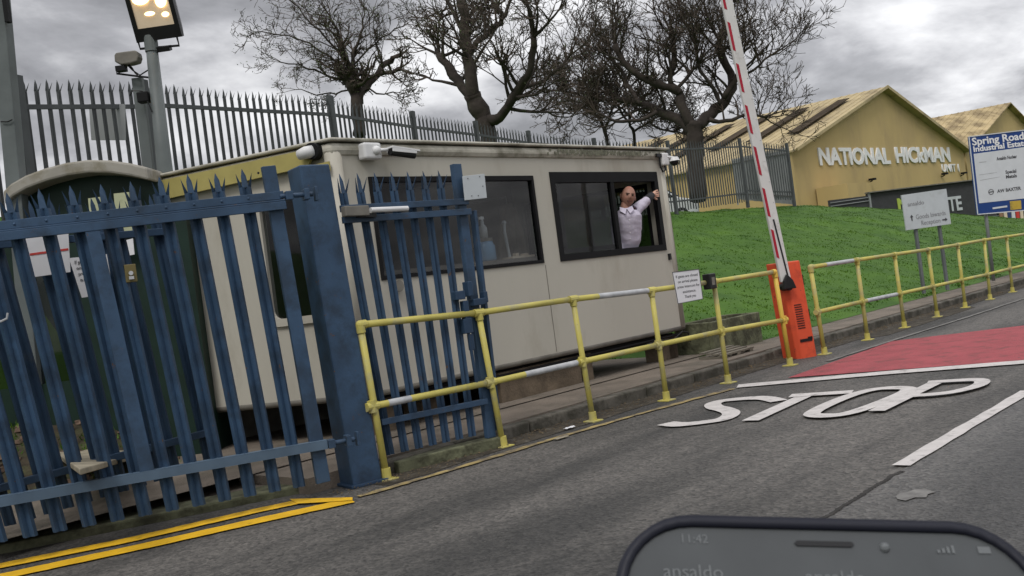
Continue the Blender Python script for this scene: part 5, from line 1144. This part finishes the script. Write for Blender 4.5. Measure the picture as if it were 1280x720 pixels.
# ------------------------------------------------------------------ signs on the bank
def sign_board(px, D, thick=.025, turn=0.0):
    c = P(sum(p[0] for p in px) / 4, sum(p[1] for p in px) / 4, D); ex = Vector((math.cos(turn), math.sin(turn), 0)); A = (c.x, c.y); B = (c.x + ex.x, c.y + ex.y)
    p = [PL(x, y, A, B) for x, y in px]; n = Vector((ex.y, -ex.x, 0)); return p, n
def onsign(p, u, v): return p[3].lerp(p[2], u).lerp(p[0].lerp(p[1], u), v)   # p: tl tr br bl
def arrow(m, c, ux, uy, s, n):
    pts = [(0, 1), (.6, .2), (.2, .2), (.2, -1), (-.2, -1), (-.2, .2), (-.6, .2)]; m.prism([c + ux * x * s + uy * y * s + n * .003 for x, y in pts], n * .004)
p, n = sign_board([(1127, 244), (1183, 236), (1189, 280), (1133, 288)], 17.5, turn=.25)
t = thing('direction_sign', Vector((p[0].x, p[0].y, .3)), 'weathered white directional sign with two arrows standing on the grass bank', 'sign')
m = MB(); m.prism(p, -n * .03); m.build('board', M['signdull'], t, bevel=.003)
ux = (p[1] - p[0]).normalized(); uy = (p[0] - p[3]).normalized(); W_ = (p[1] - p[0]).length; H_ = (p[0] - p[3]).length
text('lettering', 'ansaldo', H_ * .17, onsign(p, .10, .66) + n * .001, ux, uy, M['inkgrey'], t, .002, 'LEFT', 0.0, W_ * .36)
text('lettering', 'Goods Inwards', H_ * .19, onsign(p, .24, .27) + n * .001, ux, uy, M['inkgrey'], t, .002, 'LEFT', .0, W_ * .66)
text('lettering', 'Reception', H_ * .19, onsign(p, .34, .08) + n * .001, ux, uy, M['inkgrey'], t, .002, 'LEFT', .0, W_ * .42)
m = MB(); arrow(m, onsign(p, .15, .33), ux, uy, H_ * .085, n); arrow(m, onsign(p, .87, .15), -uy, ux, H_ * .085, n); m.build('arrow', M['ink'], t)
for f in (.25, .78):
    q = onsign(p, f, 0) - n * .06; m = MB(); m.bar(Vector((q.x, q.y, .2)) + Z * 0, onsign(p, f, .9) - n * .06, .05, .05, ux); m.build('sign_post', M['midsteel'], t)
p, n = sign_board([(1211, 171), (1286, 162), (1292, 262), (1222, 268)], 19.5, turn=.25)
t = thing('estate_sign', Vector((p[0].x, p[0].y, .3)), 'large blue and white estate sign board on pale posts at the right edge', 'sign')
m = MB(); m.prism(p, -n * .04); m.build('board', M['signblue'], t, bevel=.003)
ux = (p[1] - p[0]).normalized(); uy = (p[0] - p[3]).normalized(); W_ = (p[1] - p[0]).length; H_ = (p[0] - p[3]).length
m = MB(); q = [onsign(p, .045, .775), onsign(p, .955, .79), onsign(p, .955, .15), onsign(p, .045, .14)]; m.prism([v + n * .002 for v in q], n * .003); m.build('white_panel', M['signwhite'], t)
m = MB()
for a_, b_ in ((0, 1), (1, 2), (2, 3), (3, 0)): m.bar(p[a_] + n * .004, p[b_] + n * .004, .018, .012, uy if a_ % 2 == 0 else ux)
m.build('edge_trim', M['signwhite'], t)
text('lettering', 'Spring Road', H_ * .135, onsign(p, .04, .885) + n * .003, ux, uy, M['whitetext'], t, .002, 'LEFT', .005, W_ * .86)
text('lettering', 'Industrial Estate', H_ * .10, onsign(p, .045, .80) + n * .003, ux, uy, M['whitetext'], t, .002, 'LEFT', .004, W_ * .90)
for s, u_, v_, ww in (('Ansaldo Nuclear', .42, .66, .34), ('Special', .55, .48, .18), ('Metals', .55, .42, .18), ('AW BAXTER', .38, .25, .40)):
    text('lettering', s, H_ * .06, onsign(p, u_, v_) + n * .006, ux, uy, M['ink'], t, .001, 'LEFT', .003, W_ * ww)
m = MB(); c = onsign(p, .27, .27); 
for k in range(16):
    a0, a1 = 2 * math.pi * k / 16, 2 * math.pi * (k + 1) / 16; m.bar(c + ux * math.cos(a0) * .06 + uy * math.sin(a0) * .05 + n * .007, c + ux * math.cos(a1) * .06 + uy * math.sin(a1) * .05 + n * .007, .012, .004, uy)
m.bar(c - ux * .06 + n * .007, c + ux * .06 + n * .007, .018, .004, uy); m.build('emblem', M['ink'], t)
m = MB(); m.bar(onsign(p, .12, .66) + n * .006, onsign(p, .24, .66) + n * .006, .014, .003, uy); m.build('faint_rule', M['galv'], t); m = MB(); m.bar(onsign(p, .10, .50) + n * .006, onsign(p, .40, .51) + n * .006, .010, .003, uy); m.build('faint_rule', M['galv'], t); m = MB(); m.bar(onsign(p, .10, .43) + n * .006, onsign(p, .44, .45) + n * .006, .010, .003, uy); m.build('faint_rule', M['galv'], t)
m = MB(); m.bar(onsign(p, .27, .06) + n * .004, onsign(p, .53, .07) + n * .004, .035, .004, uy); m.build('lower_strapline', M['signwhite'], t)
m = MB(); q = [onsign(p, .58, .13), onsign(p, .78, .13), onsign(p, .78, .02), onsign(p, .58, .02)]; m.prism([v + n * .004 for v in q], n * .003); m.build('gold_sticker', M['goldf'], t)
for f in (.17, .85):
    q = onsign(p, f, 0) - n * .07; m = MB(); m.tube([Vector((q.x, q.y, .15)), onsign(p, f, .95) - n * .07], .035, 10); m.build('sign_post', M['palesteel'], t, smooth=True)

# ------------------------------------------------------------------ white car parked beyond the fence
D5 = 39; c = P(838, 247, D5); gz = zcrest(25) - .02; t = thing('parked_car', Vector((c.x, c.y, gz)), 'white car parked behind the fence at the far end of the cabin', 'car')
fx_ = Vector((.96, .28, 0)); sx_ = Vector((-.28, .96, 0)); o0 = Vector((c.x - 1.2, c.y, gz))
prof = [(-2.1, .30), (-2.15, .75), (-1.9, .95), (-1.3, 1.05), (-.7, 1.48), (.6, 1.50), (1.3, 1.05), (2.0, .9), (2.15, .6), (2.1, .30)]
m = MB(); m.prism([o0 + fx_ * x - sx_ * .85 + Z * z for x, z in prof], sx_ * 1.7); m.build('body', M['whitecar'], t, bevel=.08)
m = MB(); m.prism([o0 + fx_ * x - sx_ * .86 + Z * z for x, z in ((-1.1, 1.06), (-.62, 1.40), (.55, 1.42), (1.1, 1.06))], sx_ * .01); m.build('side_window', M['carglass'], t)
m = MB(); m.hexa([o0 + fx_ * .72 + sx_ * -.75 + Z * 1.44, o0 + fx_ * .72 + sx_ * .75 + Z * 1.44, o0 + fx_ * 1.28 + sx_ * .75 + Z * 1.1, o0 + fx_ * 1.28 + sx_ * -.75 + Z * 1.1], [v + Z * .02 + fx_ * .02 for v in (o0 + fx_ * .72 + sx_ * -.75 + Z * 1.44, o0 + fx_ * .72 + sx_ * .75 + Z * 1.44, o0 + fx_ * 1.28 + sx_ * .75 + Z * 1.1, o0 + fx_ * 1.28 + sx_ * -.75 + Z * 1.1)]); m.build('windscreen', M['carglass'], t)
for x in (-1.3, 1.3):
    for s in (-.80, .80):
        q = o0 + fx_ * x + sx_ * s + Z * .31; m = MB(); m.tube([q - sx_ * .1, q + sx_ * .1], .31, 20); w_ = m.build('wheel', M['tyre'], t); m = MB(); m.tube([q - sx_ * .11, q + sx_ * .11], .19, 14); m.build('rim', M['galv'], w_)

# ------------------------------------------------------------------ trees
class Tree:
    def __init__(s, D, seed, twr, upb, mt=M['twig']):
        s.D = D; s.r = random.Random(seed); s.limb = MB(); s.tw = MB(); s.twr = twr; s.upb = upb; s.lv = MB()
    def pline(s, px, r0, r1, dj=.6, sub=3):
        r0 *= .66; r1 *= .80
        pts = []; off = 0; dd = s.r.uniform(-dj, dj)
        for i, (x, y) in enumerate(px): pts.append(P(x, y, s.D + off)); off += dd
        q = []
        for i in range(len(pts) - 1):
            p0 = pts[max(i - 1, 0)]; p1 = pts[i]; p2 = pts[i + 1]; p3 = pts[min(i + 2, len(pts) - 1)]
            for k in range(sub):
                u = k / sub; a = p1 * 2; b = p2 - p0; c = p0 * 2 - p1 * 5 + p2 * 4 - p3; d = -p0 + p1 * 3 - p2 * 3 + p3
                q.append((a + b * u + c * u * u + d * u * u * u) * .5 + Vector((s.r.gauss(0, .02), s.r.gauss(0, .05), s.r.gauss(0, .02))))
        q.append(pts[-1]); n = len(q); rad = [(r0 + (r1 - r0) * i / (n - 1)) * s.r.uniform(.9, 1.12) for i in range(n)]
        s.limb.tube(q, rad, 9); return q, rad
    def grow(s, p, d, ln, r, lev):
        n = 5 if lev < 3 else 3; pts = [p]; q = p.copy(); d = d.normalized()
        for i in range(n):
            d = (d + Vector((s.r.gauss(0, .17), s.r.gauss(0, .17), s.r.gauss(0, .13) + s.upb * .10))).normalized(); q = q + d * (ln / n); pts.append(q.copy())
        tgt = s.tw if r < .045 else s.limb
        tgt.tube(pts, [max(s.twr, r * (1 - .72 * i / n)) for i in range(n + 1)], 3 if lev >= 2 else 5, cap=False)
        if lev >= 4:
            if s.leaf and s.r.random() < s.leaf:
                e_ = pts[-1]
                for _ in range(s.nleaf):
                    a = Vector((s.r.gauss(0, 1), s.r.gauss(0, 1), s.r.gauss(0, 1))).normalized(); b = a.orthogonal().normalized(); z_ = s.lsz; o = e_ + Vector((s.r.gauss(0, .05), s.r.gauss(0, .05), s.r.gauss(0, .05)))
                    s.lv.add([o, o + a * z_ + b * z_ * .4, o + a * z_ * 2, o + a * z_ - b * z_ * .4], [(0, 1, 2, 3)])
            return
        k = s.kids[lev]
        for i in range(k):
            f = s.r.uniform(.25, 1.0); j = min(n - 1, int(f * n)); b = pts[j].lerp(pts[j + 1], f * n - j if f < 1 else 1); ax = d.orthogonal().normalized(); ax = Matrix.Rotation(s.r.uniform(0, 6.28), 3, d) @ ax
            nd = (d * .75 + ax * s.r.uniform(.5, 1.0)); s.grow(b, nd, ln * s.r.uniform(.42, .68), r * .55, lev + 1)
    def branch_from(s, q, rad, n, ln, lev=1, start=.3, spread=1.0, endburst=5):
        N_ = len(q) - 1
        for i in range(n):
            f = s.r.uniform(start, 1) * N_; j = min(N_ - 1, int(f)); p = q[j].lerp(q[j + 1], f - j); t_ = (q[j + 1] - q[j]).normalized()
            ax = Matrix.Rotation(s.r.uniform(0, 6.28), 3, t_) @ t_.orthogonal().normalized(); s.grow(p, t_ * .35 + ax * spread + Z * s.upb * .35 + s.bias, ln * s.r.uniform(.55, 1.1), min(.065, rad[j] * .55), lev)
        for i in range(endburst):
            t_ = (q[-1] - q[-2]).normalized(); ax = Matrix.Rotation(s.r.uniform(0, 6.28), 3, t_) @ t_.orthogonal().normalized(); s.grow(q[-1], t_ + ax * s.r.uniform(.2, .9) + Z * s.upb * .2 + s.bias * .6, ln * s.r.uniform(.6, 1.1), min(.055, rad[-1] * .7), lev)
    kids = (0, 5, 4, 3, 0); leaf = 0; nleaf = 2; lsz = .05; bias = Vector((0, 0, 0))
    def finish(s, label, base):
        t = thing('bare_tree', base, label, 'tree', 'bare trees behind the palisade fence')
        s.limb.build('trunk', M['bark'], t, smooth=True); cr_ = s.tw.build('crown', M['twig'], t)
        if s.lv.f: s.lv.build('young_leaves', M['leafbud'], cr_)
        return t
# T3, the big pollarded tree on the right
T = Tree(37.5, 5, .0105, 1.0)
q, r_ = T.pline([(873, 252), (871, 200), (868, 172), (868, 152)], .50, .40, 0); b3 = q[0]
specs = [([(868, 165), (845, 148), (822, 139), (800, 130), (772, 124)], .34, .14), ([(864, 158), (853, 130), (846, 112), (822, 105), (790, 88), (768, 56)], .30, .14), ([(872, 158), (888, 142), (905, 126), (917, 100), (903, 72), (899, 52), (908, 30)], .36, .15),
         ([(905, 124), (923, 92), (926, 72)], .2, .10), ([(900, 130), (893, 112), (876, 88), (870, 62)], .13, .07), ([(850, 116), (838, 98), (843, 75), (842, 50)], .18, .13), ([(886, 150), (908, 152), (932, 144), (955, 146)], .14, .06), ([(800, 130), (788, 112), (778, 88), (765, 75)], .14, .07),
         ([(822, 139), (800, 150), (770, 150), (745, 140)], .13, .05), ([(915, 100), (940, 88), (962, 70)], .10, .05), ([(846, 112), (862, 92), (872, 80)], .12, .08), ([(903, 60), (890, 30), (880, 5)], .10, .05)]
T.kids = (0, 4, 4, 3, 0); T.leaf = .12; T.nleaf = 1
for i, (px, a_, b_) in enumerate(specs):
    q, rr_ = T.pline(px, a_, b_); T.branch_from(q, rr_, 6, 2.2 if i < 3 else 1.8, endburst=5)
T.finish('largest bare pollarded tree with thick forked trunk in front of the tan unit roof', Vector((b3.x, b3.y, b3.z)))
# T2
T = Tree(30, 9, .0085, .8); T.kids = (0, 4, 3, 3, 0)
q, r_ = T.pline([(612, 185), (608, 158), (600, 140), (590, 118)], .42, .36, 0); b2 = q[0]
specs = [([(592, 126), (588, 92), (584, 60), (580, 34), (576, -5)], .32, .17), ([(597, 132), (578, 108), (562, 85), (549, 69)], .24, .15), ([(587, 66), (600, 50), (615, 36), (628, 24), (620, 8)], .15, .09), ([(606, 152), (625, 146), (638, 128), (650, 108), (664, 84), (667, 46)], .27, .11),
         ([(648, 112), (672, 104), (695, 88), (712, 70)], .12, .05), ([(584, 45), (570, 25), (556, -10)], .12, .06), ([(638, 128), (632, 100), (628, 82)], .09, .05), ([(628, 24), (640, 0), (650, -20)], .09, .05)]
T.leaf = .35; T.nleaf = 1; T.lsz = .045
for i, (px, a_, b_) in enumerate(specs):
    q, rr_ = T.pline(px, a_, b_); T.branch_from(q, rr_, 6, 1.9, endburst=5)
T.finish('tall bare tree with upright pollarded limbs rising behind the cabin roof', Vector(b2))
# T1: left, long arching shoots with fresh leaf
T = Tree(22, 21, .0055, .25)
q, r_ = T.pline([(450, 168), (446, 130), (440, 108), (441, 88)], .22, .15, 0); b1 = q[0]; T.leaf = .6; T.nleaf = 2; T.lsz = .026; T.kids = (0, 3, 3, 2, 0); T.bias = Vector((-.35, 0, .1)); T.branch_from(q, r_, 16, .8, start=.35, endburst=2)
specs = [([(448, 128), (458, 108), (472, 94), (478, 84), (491, 72)], .13, .085, 3, .9, (0, 0, 0)), ([(472, 94), (486, 91), (500, 86)], .08, .06, 3, .7, (0, 0, 0)), ([(441, 95), (432, 70), (425, 48), (412, 20)], .09, .03, 12, 1.5, (-.6, 0, .25)),
         ([(441, 95), (425, 80), (398, 62), (360, 45), (318, 40)], .05, .014, 11, 1.0, (-.5, 0, .1)), ([(441, 90), (420, 60), (390, 30), (362, 0)], .05, .016, 10, 1.1, (-.5, 0, .2)), ([(440, 100), (410, 96), (385, 84), (352, 78)], .045, .014, 9, .9, (-.5, 0, 0)),
         ([(440, 85), (445, 60), (452, 36), (455, 10)], .05, .018, 8, 1.2, (.2, 0, .3)), ([(441, 84), (462, 60), (486, 42), (508, 30)], .04, .014, 7, .9, (.5, 0, .1)), ([(441, 112), (420, 116), (396, 118), (370, 112)], .035, .012, 6, .7, (-.4, 0, -.1)), ([(478, 84), (472, 60), (470, 45)], .04, .02, 5, .8, (0, 0, .3)), ([(456, 112), (480, 118), (506, 116)], .035, .012, 7, .8, (.5, 0, 0))]
T.kids = (0, 3, 3, 2, 0); T.leaf = .6; T.nleaf = 2; T.lsz = .026
for px, a_, b_, n_, ln, bi in specs:
    T.bias = Vector(bi) * .9; q, rr_ = T.pline(px, a_, b_, .3); T.branch_from(q, rr_, n_, ln * .72, lev=1, start=.15, spread=.7, endburst=2)
T.finish('small leaning tree in fresh leaf with shoots swept left above the fence', Vector(b1))
# small thin trees in between
for i, (spec, lab) in enumerate(((([(760, 185), (757, 165), (750, 148), (742, 126), (730, 100)], [(750, 148), (735, 138), (716, 128)], [(757, 160), (764, 140), (772, 118)], [(745, 132), (720, 118), (700, 112)]), 'thin dark multi-stemmed tree just left of the big pollarded tree'),
                               (([(795, 190), (793, 168), (786, 150), (800, 128)], [(793, 165), (812, 152), (830, 142)], [(786, 152), (774, 138), (765, 120)], [(812, 152), (826, 162), (846, 164)]), 'low scrubby bare tree close under the big pollarded limbs'))):
    T = Tree(41 + i, 31 + i, .0125, .7); T.kids = (0, 5, 4, 3, 0); T.leaf = .25; T.nleaf = 1
    for j, px in enumerate(spec):
        q, rr_ = T.pline(px, .13 if j == 0 else .08, .05, .3); T.branch_from(q, rr_, 8, 1.5, endburst=4)
        if j == 0: bb_ = q[0]
    T.finish(lab, Vector(bb_))

# ------------------------------------------------------------------ phone on its mount, close to the viewer
camM = cam.matrix_world
def cp(x, y, d): # point at photo pixel (x, y), distance d ahead
    return P(x, y, d)
right = Vector((CR, 0, -SR)); upv = Vector((SR, 0, CR)); fwdv = Vector((0, 1, 0))
right = Matrix.Rotation(R(-1.4), 3, 'Y') @ right * 1.0; right = Matrix.Rotation(R(2.8), 3, 'Y') @ right
upv = Matrix.Rotation(R(1.4), 3, 'Y') @ upv
Wd = .0775; Dp = .179
tl = R(38)      # lies back: its foot nearer the viewer
dn = (-upv * math.cos(tl) - fwdv * math.sin(tl)).normalized(); nn = right.cross(dn); nn = nn if nn.y < 0 else -nn
pt = cp(1024, 650, Dp)
def php(x, y, z=0): return pt + right * x + dn * y + nn * z
def rr2(w, h, r, n=8, y0=0):
    o = []
    for sx, sy, a0 in ((1, 0, -90), (1, 1, 0), (-1, 1, 90), (-1, 0, 180)):
        cx_, cy_ = sx * (w / 2 - r), y0 + (r if sy == 0 else h - r)
        for k in range(n + 1): a = R(a0 + 90 * k / n); o.append((cx_ + r * math.cos(a), cy_ + r * math.sin(a)))
    return o
ph = thing('mobile_phone', php(0, .08, -.012), 'mobile phone in a dark case close to the viewer at the bottom right', 'phone')
m = MB(); m.prism([php(x, y, -.011) for x, y in rr2(Wd, .155, .0145)], nn * .0105); m.build('case', M['phonecase'], ph, bevel=.0012)
m = MB(); oo = rr2(Wd, .155, .0145); ii = rr2(Wd - .0040, .155 - .0040, .0127, y0=.0020); k = len(oo)
m.add([php(x, y, -.0004) for x, y in oo] + [php(x, y, -.0002) for x, y in ii] + [php(x * .985, y, .0009) for x, y in oo] + [php(x, y, .0009) for x, y in ii], [(2 * k + i, 2 * k + (i + 1) % k, 3 * k + (i + 1) % k, 3 * k + i) for i in range(k)] + [(k + i, 3 * k + i, 3 * k + (i + 1) % k, k + (i + 1) % k) for i in range(k)] + [(i, (i + 1) % k, 2 * k + (i + 1) % k, 2 * k + i) for i in range(k)]); m.build('case_rim', M['phonecase'], ph, smooth=True)
m = MB(); m.prism([php(x, y, -.0003) for x, y in rr2(Wd - .0042, .155 - .0042, .0126, y0=.0021)], nn * .0004); sc_ = m.build('screen', M['screen'], ph)
m = MB(); m.prism([php(x, y, .0002) for x, y in [(a - .0, b + .0043) for a, b in [(-.005, 0), (-.0055, .0005), (-.005, .001), (.005, .001), (.0055, .0005), (.005, 0)]]], nn * .0002); m.build('earpiece', M['black'], sc_)
m = MB(); c = php(.0110, .0052, .0001); m.ball(c, .0010, 10, 6); m.build('front_lens', M['screentxt'], sc_)
text('lettering', '11:42', .0024, php(-.0265, .0052, .0002), right, -dn, M['screentxt'], sc_, .00005, 'LEFT')
text('lettering', 'ansaldo', .0036, php(-.0300, .0118, .0002), right, -dn, M['screentxt'], sc_, .00005, 'LEFT')  # reflected word on the glass, put on as faint lettering
text('lettering', 'ansaldo', .0036, php(-.0045, .0122, .0002), right, -dn, M['screentxt'], sc_, .00005, 'LEFT')  # second reflected word, drawn the same way
m = MB()
for k in range(4): x_ = .0205 + k * .0009; m.prism([php(x_, .0060, .0002), php(x_ + .0005, .0060, .0002), php(x_ + .0005, .0054 - k * .0003, .0002), php(x_, .0054 - k * .0003, .0002)], nn * .0001)
m.prism([php(.0280, .0046, .0002), php(.0303, .0046, .0002), php(.0303, .0059, .0002), php(.0280, .0059, .0002)], nn * .0001); m.build('status_icon', M['screentxt'], sc_)
m = MB()
hold = thing('phone_mount', php(0, .1, -.03), 'black clamp mount holding the mobile phone from behind', 'mount')
m = MB(); m.prism([php(x, y, -.016) for x, y in rr2(.055, .07, .008, y0=.045)], nn * .0045); m.build('cradle', M['black'], hold)
m = MB(); m.tube([php(0, .08, -.016), php(0, .10, -.05), php(0, .16, -.07)], [.010, .008, .010], 10); m.build('arm', M['black'], hold)
m = MB(); e_ = php(0, .16, -.07); m.tube([e_, Vector((e_.x, e_.y, .0))], .011, 10); m.build('stem', M['black'], hold)
